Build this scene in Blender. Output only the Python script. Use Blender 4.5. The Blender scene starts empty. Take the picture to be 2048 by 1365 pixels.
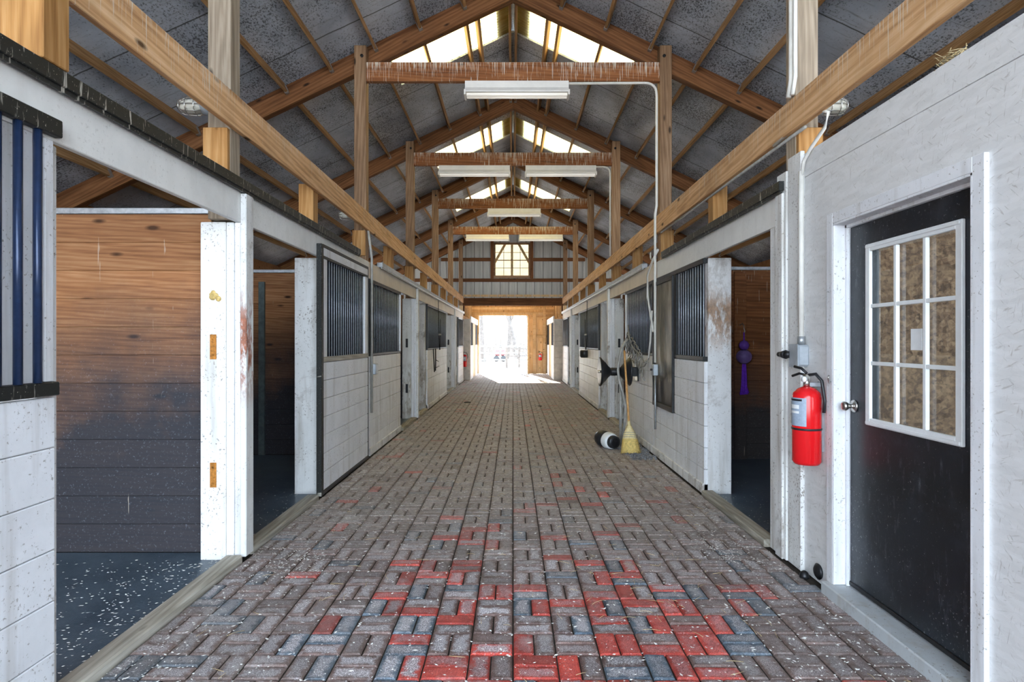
import bpy, bmesh, math, random
from mathutils import Vector, Matrix
random.seed(7)
C = bpy.context.scene.collection
SC = bpy.context.scene
# ------------------------------------------------------------------ camera, sky, sun, exposure
cam_d = bpy.data.cameras.new('camera'); cam = bpy.data.objects.new('camera', cam_d); C.objects.link(cam)
cam.location = (0, 0, 1.5); cam.rotation_euler = (math.radians(90), 0, 0)
cam_d.sensor_width = 36.0; cam_d.lens = 1200 / 2048 * 36.0
cam_d.shift_x = -2.0 / 2048; cam_d.clip_start = 0.05; cam_d.clip_end = 400
SC.camera = cam
w = bpy.data.worlds.new('sky'); SC.world = w; w.use_nodes = True
bg = w.node_tree.nodes['Background']
bg.inputs[0].default_value = (0.74, 0.87, 1.0, 1); bg.inputs[1].default_value = 2.9
sun_d = bpy.data.lights.new('sun', 'SUN'); sun = bpy.data.objects.new('sun', sun_d); C.objects.link(sun)
sun_d.energy = 21.0; sun_d.angle = math.radians(0.6); sun_d.color = (1.0, 0.90, 0.74)
sun.location = (-6, 40, 20)
sun.rotation_euler = Vector((1.1, -6.3, -2.75)).to_track_quat('-Z', 'Y').to_euler()
vs = SC.view_settings
vs.view_transform = 'Standard'; vs.look = 'None'; vs.gamma = 1.0; vs.use_curve_mapping = False
vs.exposure = 1.98

# ------------------------------------------------------------------ mesh builder
class MB:
    def __init__(s): s.v = []; s.f = []; s.r = []; s.sm = []
    def add(s, vs_, fs, rnd=None, smooth=False):
        n = len(s.v); s.v += [tuple(p) for p in vs_]
        rnd = random.random() if rnd is None else rnd
        for f in fs: s.f.append(tuple(i + n for i in f)); s.r.append(rnd); s.sm.append(smooth)
        return s
    def box(s, x0, x1, y0, y1, z0, z1, b=0.003, rnd=None):
        x0, x1 = min(x0, x1), max(x0, x1); y0, y1 = min(y0, y1), max(y0, y1); z0, z1 = min(z0, z1), max(z0, z1)
        lo = (x0, y0, z0); hi = (x1, y1, z1)
        b = min(b, (x1-x0)*.3, (y1-y0)*.3, (z1-z0)*.3)
        if b <= 0:
            vs_ = [(x, y, z) for x in (x0, x1) for y in (y0, y1) for z in (z0, z1)]
            return s.add(vs_, [(0,1,3,2),(4,6,7,5),(0,4,5,1),(2,3,7,6),(0,2,6,4),(1,5,7,3)], rnd)
        idx = {}; vs_ = []
        for sx in (0, 1):
            for sy in (0, 1):
                for sz in (0, 1):
                    for a in range(3):
                        p = []
                        for ax, sg in enumerate((sx, sy, sz)):
                            e = hi[ax] if sg else lo[ax]
                            if ax != a: e += -b if sg else b
                            p.append(e)
                        idx[(sx, sy, sz, a)] = len(vs_); vs_.append(p)
        fs = []
        def key(d, a): return idx[(d[0], d[1], d[2], a)]
        for a in range(3):
            o = [i for i in range(3) if i != a]
            for sg in (0, 1):
                q = []
                for (u, v_) in ((0,0),(1,0),(1,1),(0,1)):
                    d = [0,0,0]; d[a] = sg; d[o[0]] = u; d[o[1]] = v_; q.append(key(d, a))
                fs.append(tuple(q))
        for a, bb in ((0,1),(0,2),(1,2)):
            c = 3 - a - bb
            for sa in (0,1):
                for sb in (0,1):
                    q = []
                    for cc, ax in ((0,a),(1,a),(1,bb),(0,bb)):
                        d = [0,0,0]; d[a] = sa; d[bb] = sb; d[c] = cc; q.append(key(d, ax))
                    fs.append(tuple(q))
        for sx in (0,1):
            for sy in (0,1):
                for sz in (0,1): fs.append(tuple(idx[(sx,sy,sz,a)] for a in range(3)))
        return s.add(vs_, fs, rnd)
    def lathe(s, prof, o=(0,0,0), ax=(0,0,1), seg=24, rnd=None, smooth=True):
        """prof: list of (radius, height along ax)"""
        q = Vector(ax).to_track_quat('Z', 'Y'); o = Vector(o); vs_ = []; fs = []
        for (r, h) in prof:
            for i in range(seg):
                t = 2*math.pi*i/seg
                vs_.append(o + q @ Vector((r*math.cos(t), r*math.sin(t), h)))
        m = len(prof)
        for j in range(m-1):
            for i in range(seg):
                k = (i+1) % seg
                fs.append((j*seg+i, j*seg+k, (j+1)*seg+k, (j+1)*seg+i))
        fs.append(tuple(range(seg))[::-1]); fs.append(tuple((m-1)*seg+i for i in range(seg)))
        return s.add(vs_, fs, rnd, smooth)
    def cyl(s, p0, p1, r, r2=None, seg=12, rnd=None, smooth=True):
        p0 = Vector(p0); p1 = Vector(p1); L = (p1-p0).length
        return s.lathe([(r, 0), (r if r2 is None else r2, L)], p0, p1-p0, seg, rnd, smooth)
    def ball(s, o, r, seg=16, sx=1.0, rnd=None):
        return s.lathe([(max(r*math.sin(math.pi*i/seg*1.0), 1e-4), -r*math.cos(math.pi*i/seg)*sx) for i in range(seg+1)], o, (0,0,1), seg*2, rnd)
    def tube(s, pts, r, seg=8, rnd=None, r1=None):
        pts = [Vector(p) for p in pts]; n = len(pts); vs_ = []; fs = []
        up = Vector((0.13, 0.31, 0.94))
        for i, p in enumerate(pts):
            t = (pts[min(i+1, n-1)] - pts[max(i-1, 0)]).normalized()
            a = t.cross(up)
            if a.length < 1e-3: a = t.cross(Vector((1,0,0)))
            a.normalize(); b = t.cross(a)
            rr = r if r1 is None else r + (r1-r)*i/(n-1)
            for k in range(seg):
                u = 2*math.pi*k/seg
                vs_.append(p + a*rr*math.cos(u) + b*rr*math.sin(u))
        for i in range(n-1):
            for k in range(seg):
                k2 = (k+1) % seg
                fs.append((i*seg+k, i*seg+k2, (i+1)*seg+k2, (i+1)*seg+k))
        fs.append(tuple(range(seg))[::-1]); fs.append(tuple((n-1)*seg+k for k in range(seg)))
        return s.add(vs_, fs, rnd, True)
    def xform(s, M): s.v = [tuple(M @ Vector(p)) for p in s.v]; return s
    def mesh(s, name):
        me = bpy.data.meshes.new(name); me.from_pydata(s.v, [], s.f)
        a = me.attributes.new('rnd', 'FLOAT', 'FACE'); a.data.foreach_set('value', s.r)
        me.polygons.foreach_set('use_smooth', s.sm)
        bm = bmesh.new(); bm.from_mesh(me); bmesh.ops.recalc_face_normals(bm, faces=bm.faces); bm.to_mesh(me); bm.free()
        me.update(); return me

def tag(o, label=None, cat=None, group=None, kind=None):
    if label: o['label'] = label
    if cat: o['category'] = cat
    if group: o['group'] = group
    if kind: o['kind'] = kind
    return o
def build(name, mb, mat, parent=None, label=None, cat=None, group=None, kind=None, smooth_angle=True):
    """one mesh object; geometry given in world coordinates, origin moved to its base"""
    xs = [p[0] for p in mb.v]; ys = [p[1] for p in mb.v]; zs = [p[2] for p in mb.v]
    o = Vector(((min(xs)+max(xs))/2, (min(ys)+max(ys))/2, min(zs)))
    mb.v = [(p[0]-o.x, p[1]-o.y, p[2]-o.z) for p in mb.v]
    ob = bpy.data.objects.new(name, mb.mesh(name)); C.objects.link(ob)
    if isinstance(mat, (list, tuple)):
        for m in mat: ob.data.materials.append(m)
    else: ob.data.materials.append(mat)
    if parent:
        ob.parent = parent; pw = Vector(parent['_w']); ob.location = o - pw
    else: ob.location = o
    ob['_w'] = o
    return tag(ob, label, cat, group, kind)
def empty(name, loc, label=None, cat=None, group=None, kind=None):
    o = bpy.data.objects.new(name, None); C.objects.link(o); o.location = loc; o['_w'] = Vector(loc)
    o.empty_display_size = 0.1
    return tag(o, label, cat, group, kind)
def copy_tree(o, delta, parent=None):
    c = o.copy(); C.objects.link(c)
    if parent: c.parent = parent
    else: c.location = o.location + Vector(delta)
    for ch in o.children: copy_tree(ch, delta, c)
    return c
def beam(name, p0, p1, w_, h_, mat, label=None, cat=None, group=None, kind=None, up=(0,0,1), parent=None, b=0.004, mesh=None):
    """timber with its grain along local X; w_ along local Y, h_ along local Z"""
    p0 = Vector(p0); p1 = Vector(p1); d = p1-p0; L = d.length; x = d.normalized()
    z = Vector(up); z = (z - x*z.dot(x)).normalized(); y = z.cross(x)
    if mesh is None: mesh = MB().box(-L/2, L/2, -w_/2, w_/2, -h_/2, h_/2, b).mesh(name); mesh.materials.append(mat)
    o = bpy.data.objects.new(name, mesh); C.objects.link(o)
    M = Matrix((x, y, z)).transposed().to_4x4(); M.translation = (p0+p1)/2
    if parent:
        o.parent = parent; M.translation = (p0+p1)/2 - Vector(parent['_w'])
    o.matrix_local = M
    o['_w'] = (p0+p1)/2
    return tag(o, label, cat, group, kind)

# ------------------------------------------------------------------ materials
class G:
    def __init__(s, name):
        s.m = bpy.data.materials.new(name); s.m.use_nodes = True; s.t = s.m.node_tree
        s.t.nodes.clear(); s.out = s.t.nodes.new('ShaderNodeOutputMaterial')
    def n(s, ty, ins=None, **kw):
        nd = s.t.nodes.new(ty)
        for k, v in kw.items(): setattr(nd, k, v)
        for k, v in (ins or {}).items():
            if hasattr(v, 'is_linked') or hasattr(v, 'links'): s.t.links.new(v, nd.inputs[k])
            else: nd.inputs[k].default_value = v
        return nd
    def obj(s): return s.n('ShaderNodeTexCoord').outputs['Object']
    def attr(s, a, out='Fac'): return s.n('ShaderNodeAttribute', attribute_name=a).outputs[out]
    def orand(s): return s.n('ShaderNodeObjectInfo').outputs['Random']
    def math(s, op, a, b=0.0, c=0.0, clamp=False):
        nd = s.n('ShaderNodeMath', {0: a, 1: b, 2: c}, operation=op); nd.use_clamp = clamp; return nd.outputs[0]
    def vmath(s, op, a, b=(0,0,0)): return s.n('ShaderNodeVectorMath', {0: a, 1: b}, operation=op).outputs[0]
    def map(s, v, scale=(1,1,1), loc=(0,0,0), rot=(0,0,0)):
        return s.n('ShaderNodeMapping', {0: v, 'Location': loc, 'Rotation': rot, 'Scale': scale}).outputs[0]
    def noise(s, v, scale=5.0, detail=4.0, rough=0.6, dist=0.0):
        return s.n('ShaderNodeTexNoise', {'Vector': v, 'Scale': scale, 'Detail': detail, 'Roughness': rough, 'Distortion': dist}).outputs[0]
    def voro(s, v, scale=5.0, out='Distance', feature='F1', rand=1.0):
        return s.n('ShaderNodeTexVoronoi', {'Vector': v, 'Scale': scale, 'Randomness': rand}, feature=feature).outputs[out]
    def ramp(s, f, stops, interp='LINEAR'):
        nd = s.n('ShaderNodeValToRGB', {0: f}); cr = nd.color_ramp; cr.interpolation = interp
        while len(cr.elements) > 1: cr.elements.remove(cr.elements[-1])
        for i, (p, c) in enumerate(stops):
            e = cr.elements[0] if i == 0 else cr.elements.new(p)
            e.position = p; e.color = (c, c, c, 1) if isinstance(c, (int, float)) else (c[0], c[1], c[2], 1)
        return nd.outputs[0]
    def mix(s, f, a, b, mode='MIX'):
        nd = s.n('ShaderNodeMix', data_type='RGBA', blend_type=mode)
        for i, v in ((0, f), (6, a), (7, b)):
            if hasattr(v, 'links'): s.t.links.new(v, nd.inputs[i])
            else: nd.inputs[i].default_value = v if isinstance(v, float) else ((v[0], v[1], v[2], 1) if i else v)
        return nd.outputs[2]
    def sep(s, v):
        nd = s.n('ShaderNodeSeparateXYZ', {0: v}); return nd.outputs[0], nd.outputs[1], nd.outputs[2]
    def comb(s, x, y, z): return s.n('ShaderNodeCombineXYZ', {0: x, 1: y, 2: z}).outputs[0]
    def bump(s, h, strength=0.3, dist=0.01):
        return s.n('ShaderNodeBump', {'Height': h, 'Strength': strength, 'Distance': dist}).outputs[0]
    def done(s, col, rough=0.7, metal=0.0, spec=0.3, normal=None, coat=0.0):
        ins = {'Base Color': col if hasattr(col, 'links') else (col[0], col[1], col[2], 1), 'Roughness': rough, 'Metallic': metal, 'Specular IOR Level': spec}
        if normal is not None: ins['Normal'] = normal
        if coat: ins['Coat Weight'] = coat; ins['Coat Roughness'] = 0.1
        p = s.n('ShaderNodeBsdfPrincipled', ins)
        s.t.links.new(p.outputs[0], s.out.inputs[0]); return s.m

def plain(name, col, rough=0.6, metal=0.0, spec=0.3, var=0.15, scale=18.0, bump=0.0):
    g = G(name); n_ = g.noise(g.vmath('ADD', g.obj(), g.comb(g.math('MULTIPLY', g.orand(), 40.0), 3.0, 1.0)), scale, 4, .65)
    lo = tuple(c*(1-var) for c in col); hi = tuple(min(1, c*(1+var)) for c in col)
    c = g.ramp(n_, [(.3, lo), (.7, hi)])
    return g.done(c, rough, metal, spec, g.bump(n_, bump, .005) if bump else None)

def wood(name, c0, c1, c2, axis=0, drips=0.0, half=0.12, knots=True, rough=0.7, grime=None, gscale=1.0, drip_density=.56):
    g = G(name); co = g.obj(); off = g.math('ADD', g.math('MULTIPLY', g.orand(), 43.0), g.math('MULTIPLY', g.attr('rnd'), 71.0))
    v = g.vmath('ADD', co, g.comb(off, g.math('MULTIPLY', off, 1.37), g.math('MULTIPLY', off, .71)))
    def sc(al, cr): return tuple(al if i == axis else cr for i in range(3))
    n1 = g.noise(g.map(v, sc(.7*gscale, 11*gscale)), 1.0, 5, .62, .7)
    n2 = g.noise(g.map(v, sc(3.0, 130)), 1.0, 3, .6)
    wv = g.n('ShaderNodeTexWave', {'Vector': g.map(v, sc(.35*gscale, 6.0*gscale)), 'Scale': 2.2, 'Distortion': 7.0, 'Detail': 3.0, 'Detail Scale': 1.3}, wave_type='BANDS', bands_direction='DIAGONAL').outputs['Fac']
    f = g.math('ADD', g.math('ADD', g.math('MULTIPLY', n1, .60), g.math('MULTIPLY', n2, .27)), g.math('MULTIPLY', wv, .14))
    col = g.ramp(f, [(.28, c0), (.5, c1), (.74, c2)])
    tint = g.math('ADD', .82, g.math('MULTIPLY', g.math('FRACT', g.math('MULTIPLY', off, 3.7)), .34))
    col = g.mix(1.0, col, g.comb(tint, tint, tint), 'MULTIPLY')
    if knots:
        k = g.voro(g.map(v, sc(2.0, 5.6)), 1.0)
        col = g.mix(g.ramp(k, [(.06, 1.0), (.13, 0.0)]), col, tuple(c*.25 for c in c0))
    big = g.noise(v, 1.7, 4, .6)
    col = g.mix(g.math('MULTIPLY', g.ramp(big, [(.45, 0.0), (.72, 1.0)]), .35), col, tuple(c*.45 for c in c1))
    if drips:
        x, y, z = g.sep(co)
        a = g.noise(g.comb(g.math('MULTIPLY', x, 85.0), g.math('MULTIPLY', y, 5.0), g.math('MULTIPLY', z, 2.5)), 1.0, 3, .7, .3)
        lv = g.math('DIVIDE', z, half)                    # -1 .. 1 from the bottom edge to the top edge
        patch = g.noise(g.map(v, (1.4, .1, .1)), 1.0, 2, .5)
        thr = g.math('SUBTRACT', drip_density+.16, g.math('ADD', g.math('MULTIPLY', lv, .055), g.math('MULTIPLY', patch, .20)))
        m = g.math('MULTIPLY', g.math('SUBTRACT', a, thr), 22.0, clamp=True)
        col = g.mix(g.math('MULTIPLY', m, drips), col, (.72, .68, .58))
    if grime:
        x, y, z = g.sep(co)
        zz = g.math('ADD', z, g.math('MULTIPLY', g.math('SUBTRACT', g.noise(co, 1.3, 5, .65), .5), 1.6))
        zz = g.math('SUBTRACT', zz, g.math('MULTIPLY', x, grime[3] if len(grime) > 3 else 0.0))
        m = g.ramp(g.math('DIVIDE', zz, grime[1]), [(.30, 1.0), (1.0, 0.0)])
        fl = g.math('MULTIPLY', g.math('SUBTRACT', g.noise(co, 70, 3, .7), .6), 9.0, clamp=True)
        gc = g.mix(fl, grime[0], tuple(min(1, c*2.6+.05) for c in grime[0]))
        col = g.mix(g.math('MULTIPLY', m, grime[2]), col, gc)
        dr = g.noise(g.comb(g.math('MULTIPLY', x, 34.0), y, g.math('MULTIPLY', z, 2.2)), 1.0, 3, .7, .25)
        dm = g.math('MULTIPLY', g.math('SUBTRACT', dr, g.math('SUBTRACT', .695, g.math('MULTIPLY', z, grime[4] if len(grime) > 4 else .012))), 25.0, clamp=True)
        col = g.mix(g.math('MULTIPLY', dm, .6), col, (.60,.52,.42))
    return g.done(col, rough, 0, .25, g.bump(f, .25, .004))

def white_paint(name, base=(.82,.83,.86), dirt=.75, axis=1, streak=.5, wear=0.0, wearc=(.16,.11,.07), patch=None):
    g = G(name); co = g.obj(); off = g.math('ADD', g.math('MULTIPLY', g.orand(), 43.0), g.math('MULTIPLY', g.attr('rnd'), 71.0))
    v = g.vmath('ADD', co, g.comb(off, g.math('MULTIPLY', off, 1.37), g.math('MULTIPLY', off, .71)))
    n1 = g.noise(v, 3.0, 5, .65)
    col = g.ramp(n1, [(.25, tuple(c*.86 for c in base)), (.6, base)])
    sp = g.noise(v, 55, 3, .75)
    pat = g.noise(v, 2.2, 3, .6)
    m = g.math('MULTIPLY', g.math('SUBTRACT', g.math('ADD', sp, g.math('MULTIPLY', pat, .30)), .765), 14.0, clamp=True)
    col = g.mix(g.math('MULTIPLY', m, dirt), col, (.22, .19, .16))
    st = g.noise(g.map(g.vmath('ADD', co, g.comb(g.math('MULTIPLY', g.orand(), 9.0), 0.0, 0.0)), (9, 9, .8)), 1.0, 4, .6)
    col = g.mix(g.math('MULTIPLY', g.ramp(st, [(.52, 0.0), (.72, 1.0)]), streak), col, (.36,.32,.27))
    fine = g.noise(g.map(v, tuple(2.0 if i == axis else 90 for i in range(3))), 1.0, 3, .6)
    if wear:
        wn = g.noise(v, 1.4, 6, .72, .4)
        wm = g.math('MULTIPLY', g.math('SUBTRACT', wn, .575), 9.0, clamp=True)
        col = g.mix(g.math('MULTIPLY', wm, wear), col, wearc)
    if patch:
        x, y, z = g.sep(co); z0, z1, pc, amt = patch
        pn = g.noise(g.map(co, (9, 9, 3.2)), 1.0, 6, .75)
        band = g.math('MULTIPLY', g.ramp(g.math('DIVIDE', z, 3.0), [(max(0, z0/3-.05), 0.0), (z0/3+.04, 1.0)]), g.ramp(g.math('DIVIDE', z, 3.0), [(z1/3-.04, 1.0), (z1/3+.05, 0.0)]))
        pm = g.math('MULTIPLY', band, g.math('MULTIPLY', g.math('SUBTRACT', pn, .47), 12.0, clamp=True))
        pcol = g.ramp(g.noise(co, 26, 4, .7), [(.35, tuple(c*.45 for c in pc)), (.65, pc)])
        col = g.mix(g.math('MULTIPLY', pm, amt), col, pcol)
    return g.done(col, .55, 0, .35, g.bump(g.math('ADD', g.math('MULTIPLY', fine, .5), g.math('MULTIPLY', sp, .3)), .22, .004))

M = {}
M['timber'] = wood('weathered_timber', (.10,.045,.018), (.25,.125,.058), (.42,.25,.135))
M['rafter'] = wood('brown_rafter', (.055,.020,.007), (.145,.055,.018), (.25,.11,.044))
M['rafter_light'] = wood('brown_sister_board', (.075,.028,.009), (.195,.08,.028), (.32,.155,.066))
M['post'] = wood('weathered_post', (.13,.075,.042), (.30,.175,.095), (.47,.32,.20))
M['post_grey'] = wood('grey_weathered_post', (.15,.115,.085), (.33,.26,.19), (.50,.42,.33))
M['post_fresh'] = wood('orange_post', (.18,.072,.018), (.40,.20,.065), (.55,.33,.145))
M['rail'] = wood('tan_rail', (.34,.165,.065), (.62,.36,.175), (.78,.54,.32), drips=.75, half=.11, drip_density=.55)
M['tie'] = wood('red_brown_tie_beam', (.10,.032,.010), (.23,.085,.028), (.36,.155,.06), drips=.75, half=.12, drip_density=.50)
M['purlin'] = wood('tan_purlin', (.17,.08,.026), (.36,.20,.085), (.52,.33,.17), knots=False)
M['yellow_wood'] = wood('new_yellow_wood', (.55,.32,.12), (.74,.52,.27), (.84,.66,.42), axis=2)
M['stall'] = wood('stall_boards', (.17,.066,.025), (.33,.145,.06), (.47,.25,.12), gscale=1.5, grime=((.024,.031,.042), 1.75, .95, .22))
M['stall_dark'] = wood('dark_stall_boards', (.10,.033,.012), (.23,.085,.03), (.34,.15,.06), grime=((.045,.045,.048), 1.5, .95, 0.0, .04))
M['white'] = white_paint('white_paint')
M['white_board'] = white_paint('white_stall_boards', (.84,.85,.88), dirt=.7, streak=.40)
M['white_dirty'] = white_paint('worn_white_paint', (.80,.80,.79), dirt=.9, streak=.7, wear=.8)
M['white_red'] = white_paint('white_paint_worn_to_red', (.74,.74,.73), dirt=.9, streak=.5, wear=.5, patch=(1.15, 1.75, (.42,.13,.06), .95))
M['white_rot'] = white_paint('white_paint_rotten_base', (.74,.74,.72), dirt=.95, streak=.8, wear=.85, wearc=(.10,.075,.05), patch=(.0, 1.0, (.30,.22,.13), .6))
M['white_rust'] = white_paint('white_paint_rust_stain', (.74,.74,.74), dirt=.9, streak=.5, wear=.6, patch=(1.5, 1.95, (.38,.20,.09), .8))
M['header_warm_light'] = white_paint('header_painted_warm_light', (.76,.67,.56), dirt=.4, streak=.2)  # far white headers, warm bounce light painted into their colour
M['header'] = white_paint('white_header', (.82,.81,.78), dirt=.25, streak=.12)
M['sill'] = wood('dirty_sill', (.20,.175,.135), (.42,.385,.32), (.62,.59,.52), axis=1)
M['black_wood'] = plain('black_paint', (.018,.019,.021), .45, 0, .4, .5, 30, .2)
M['black_trim'] = None
M['bar'] = plain('navy_black_bar', (.018,.034,.085), .28, .3, .5, .2, 30)
M['bar_grey'] = plain('grey_steel_bar', (.33,.36,.40), .32, .35, .5, .2, 30)
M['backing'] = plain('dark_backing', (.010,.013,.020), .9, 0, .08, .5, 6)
M['galv'] = plain('galvanized', (.42,.44,.46), .42, .7, .5, .25, 22)
M['chrome'] = plain('brushed_metal', (.55,.53,.50), .28, 1.0, .5, .15, 40)
M['rust'] = plain('rusty_plate', (.42,.17,.03), .6, .2, .3, .5, 40)
M['dark_metal'] = plain('dark_metal', (.03,.03,.033), .4, .6, .4, .3, 30)
M['grey_box'] = plain('grey_steel_box', (.42,.46,.50), .4, .3, .4, .12, 20)
M['conduit'] = plain('white_conduit', (.72,.70,.65), .45, 0, .4, .1, 9)
M['grey_pipe'] = plain('grey_pipe', (.40,.39,.36), .5, .2, .4, .25, 14)
M['light_house'] = plain('white_enamel', (.78,.76,.72), .4, 0, .4, .06, 6)
M['tube'] = plain('opal_tube', (.88,.87,.84), .25, 0, .5, .02, 4)
def added_glow_tube():
    g = G('opal_tube_added_glow'); pr = g.n('ShaderNodeBsdfPrincipled', {'Base Color': (.85,.84,.80,1), 'Roughness': .3, 'Emission Color': (1.0,.93,.82,1), 'Emission Strength': 0.09})  # faint glow added to tubes taken to be unlit
    g.t.links.new(pr.outputs[0], g.out.inputs[0]); return g.m
M['tube'] = added_glow_tube()
M['red'] = plain('red_enamel', (.72,.010,.014), .18, 0, .5, .05, 4)
M['black_plastic'] = plain('black_plastic', (.02,.021,.024), .38, 0, .4, .3, 12)
M['label_blue'] = plain('grey_blue_label', (.33,.40,.50), .4, 0, .4, .12, 60)
M['label_white'] = plain('white_label', (.82,.84,.85), .4, 0, .4, .04, 20)
M['purple'] = plain('purple_rubber', (.16,.06,.42), .5, 0, .35, .35, 14)
M['purple_grey'] = plain('worn_purple_ball', (.17,.11,.30), .5, 0, .35, .45, 9)
M['purple_cord'] = plain('purple_tassel', (.17,.035,.60), .6, 0, .3, .25, 30)
M['straw'] = plain('broom_straw', (.66,.49,.17), .75, 0, .2, .3, 50)
M['straw_base'] = plain('pale_broom_straw', (.74,.62,.34), .75, 0, .2, .2, 50)
M['handle'] = wood('broom_handle', (.42,.20,.06), (.62,.34,.13), (.74,.48,.24), axis=2, knots=False)
M['foam'] = plain('yellow_foam', (.58,.42,.16), .8, 0, .2, .35, 40, .6)
M['bark'] = plain('grey_bark', (.10,.092,.088), .9, 0, .1, .3, 6)
M['gravel'] = plain('grey_gravel', (.20,.21,.235), .75, 0, .3, .6, 24)
M['shaving'] = plain('wood_shaving', (.82,.79,.74), .8, 0, .2, .3, 3)
M['hay'] = plain('dry_hay', (.58,.45,.25), .8, 0, .2, .3, 5)
M['rope'] = plain('grey_rope', (.30,.29,.27), .8, 0, .2, .4, 40)
M['chan'] = plain('grey_green_steel', (.10,.13,.13), .5, .3, .4, .3, 14)
M['sill_white'] = white_paint('worn_door_sill', (.52,.55,.57), dirt=.8, streak=.5, wear=.6, wearc=(.25,.23,.21))
M['pinkred'] = plain('faded_red', (.22,.09,.09), .6)
M['outground'] = plain('dusty_ground', (.54,.53,.52), .95, 0, .1, .2, .8)
M['whitefence'] = plain('pale_fence', (.13,.125,.12), .8, 0, .2, .2, 3)
M['brush'] = plain('grey_brush', (.17,.16,.155), .9, 0, .1, .3, 3)
M['concrete'] = plain('earth', (.045,.038,.032), .95, 0, .1, .4, 9)
M['block'] = plain('painted_block', (.72,.69,.63), .75, 0, .2, .15, 7, .2)

def black_splashed():
    g = G('black_track_paint'); co = g.obj(); x, y, z = g.sep(co)
    a = g.noise(g.comb(x, g.math('MULTIPLY', y, 26.0), g.math('MULTIPLY', z, 3.0)), 1.0, 4, .75, .4)
    sp = g.noise(co, 90, 3, .7)
    m = g.math('MAXIMUM', g.math('MULTIPLY', g.math('SUBTRACT', a, .595), 18.0, clamp=True), g.math('MULTIPLY', g.math('SUBTRACT', sp, .645), 14.0, clamp=True))
    c = g.mix(g.math('MULTIPLY', m, .75), (.016,.017,.016), (.62,.58,.50))
    return g.done(c, .5, 0, .35)
M['black_trim'] = black_splashed()

def deck():
    g = G('roof_deck'); co = g.obj(); x, y, z = g.sep(co)
    base = g.ramp(g.noise(co, 1.3, 5, .65), [(.3, (.33,.37,.44)), (.7, (.60,.65,.73))])
    pat = g.ramp(g.noise(co, .8, 4, .65), [(.36, 0.0), (.60, 1.0)])
    pat2 = g.noise(g.map(co, (1.0, .35, 1.0)), 2.3, 3, .6)
    eave = g.math('MULTIPLY', g.math('ABSOLUTE', x), .0)
    s1 = g.noise(g.map(co, (1.0, .6, 1.0)), 50, 5, .8)
    t = g.math('SUBTRACT', .645, g.math('MULTIPLY', g.math('ADD', g.math('MULTIPLY', pat, .6), g.math('MULTIPLY', pat2, .4)), .21))
    m = g.math('MULTIPLY', g.math('SUBTRACT', s1, t), 16.0, clamp=True)
    s2 = g.noise(g.map(co, (.5, 7, .5)), 4.0, 4, .7)
    m2 = g.math('MULTIPLY', g.math('SUBTRACT', s2, .57), 8.0, clamp=True)
    col = g.mix(g.math('MULTIPLY', m, .86), base, (.045,.045,.05))
    col = g.mix(g.math('MULTIPLY', m2, .55), col, (.13,.12,.12))
    fy = g.math('FRACT', g.math('DIVIDE', g.math('ADD', g.math('ADD', y, 100.0), g.math('MULTIPLY', g.noise(co, 1.5, 3, .6), .06)), 1.22))
    ln = g.math('LESS_THAN', fy, .016)
    col = g.mix(g.math('MULTIPLY', ln, .85), col, (.05,.05,.05))
    return g.done(col, .55, 0, .35)
M['deck'] = deck()

def osb(name, cols, crack, rough=.6, bump=.35):
    g = G(name); co = g.obj(); v0 = g.map(co, (1,1,1))
    wob = g.noise(co, 6.0, 3, .6)
    acc = None; hs = None
    for i, (rot, s, an) in enumerate(((.3, 42, 4.0), (1.35, 36, 4.5), (-.75, 46, 3.8))):
        base = g.vmath('ADD', co, (i*3.1, i*1.7, i*5.3))
        v = g.map(base, (s, s/an, s), rot=(rot, 0, 0))
        v = g.vmath('ADD', v, g.comb(g.math('MULTIPLY', wob, 1.2), g.math('MULTIPLY', wob, .8), g.math('MULTIPLY', wob, 1.1)))
        r = g.sep(g.voro(v, 1.0, 'Color'))[0]
        st = g.noise(g.map(g.map(base, rot=(rot, 0, 0)), (12, 12, 95)), 1.0, 3, .6, .5)
        e = g.math('MULTIPLY', g.math('SUBTRACT', st, .635), 12.0, clamp=True)
        acc = e if acc is None else g.math('MAXIMUM', acc, e)
        hs = r if hs is None else g.math('ADD', hs, r)
    h = g.math('DIVIDE', hs, 3.0)
    col = g.ramp(h, [(.2, cols[0]), (.5, cols[1]), (.8, cols[2])])
    col = g.mix(g.math('MULTIPLY', acc, crack[1]), col, crack[0])
    sp = g.noise(co, 30, 4, .75)
    col = g.mix(g.math('MULTIPLY', g.math('SUBTRACT', sp, .665), 9.0, clamp=True), col, (.17,.13,.10))
    return g.done(col, rough, 0, .3, g.bump(g.math('SUBTRACT', h, g.math('MULTIPLY', acc, .6)), bump, .006))
M['osb_white'] = osb('white_painted_strand_board', ((.70,.695,.69), (.745,.74,.735), (.78,.775,.775)), ((.36,.32,.28), .45))
M['osb_raw'] = osb('raw_strand_board', ((.085,.045,.024), (.185,.105,.058), (.30,.185,.105)), ((.06,.035,.02), .7))

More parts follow.
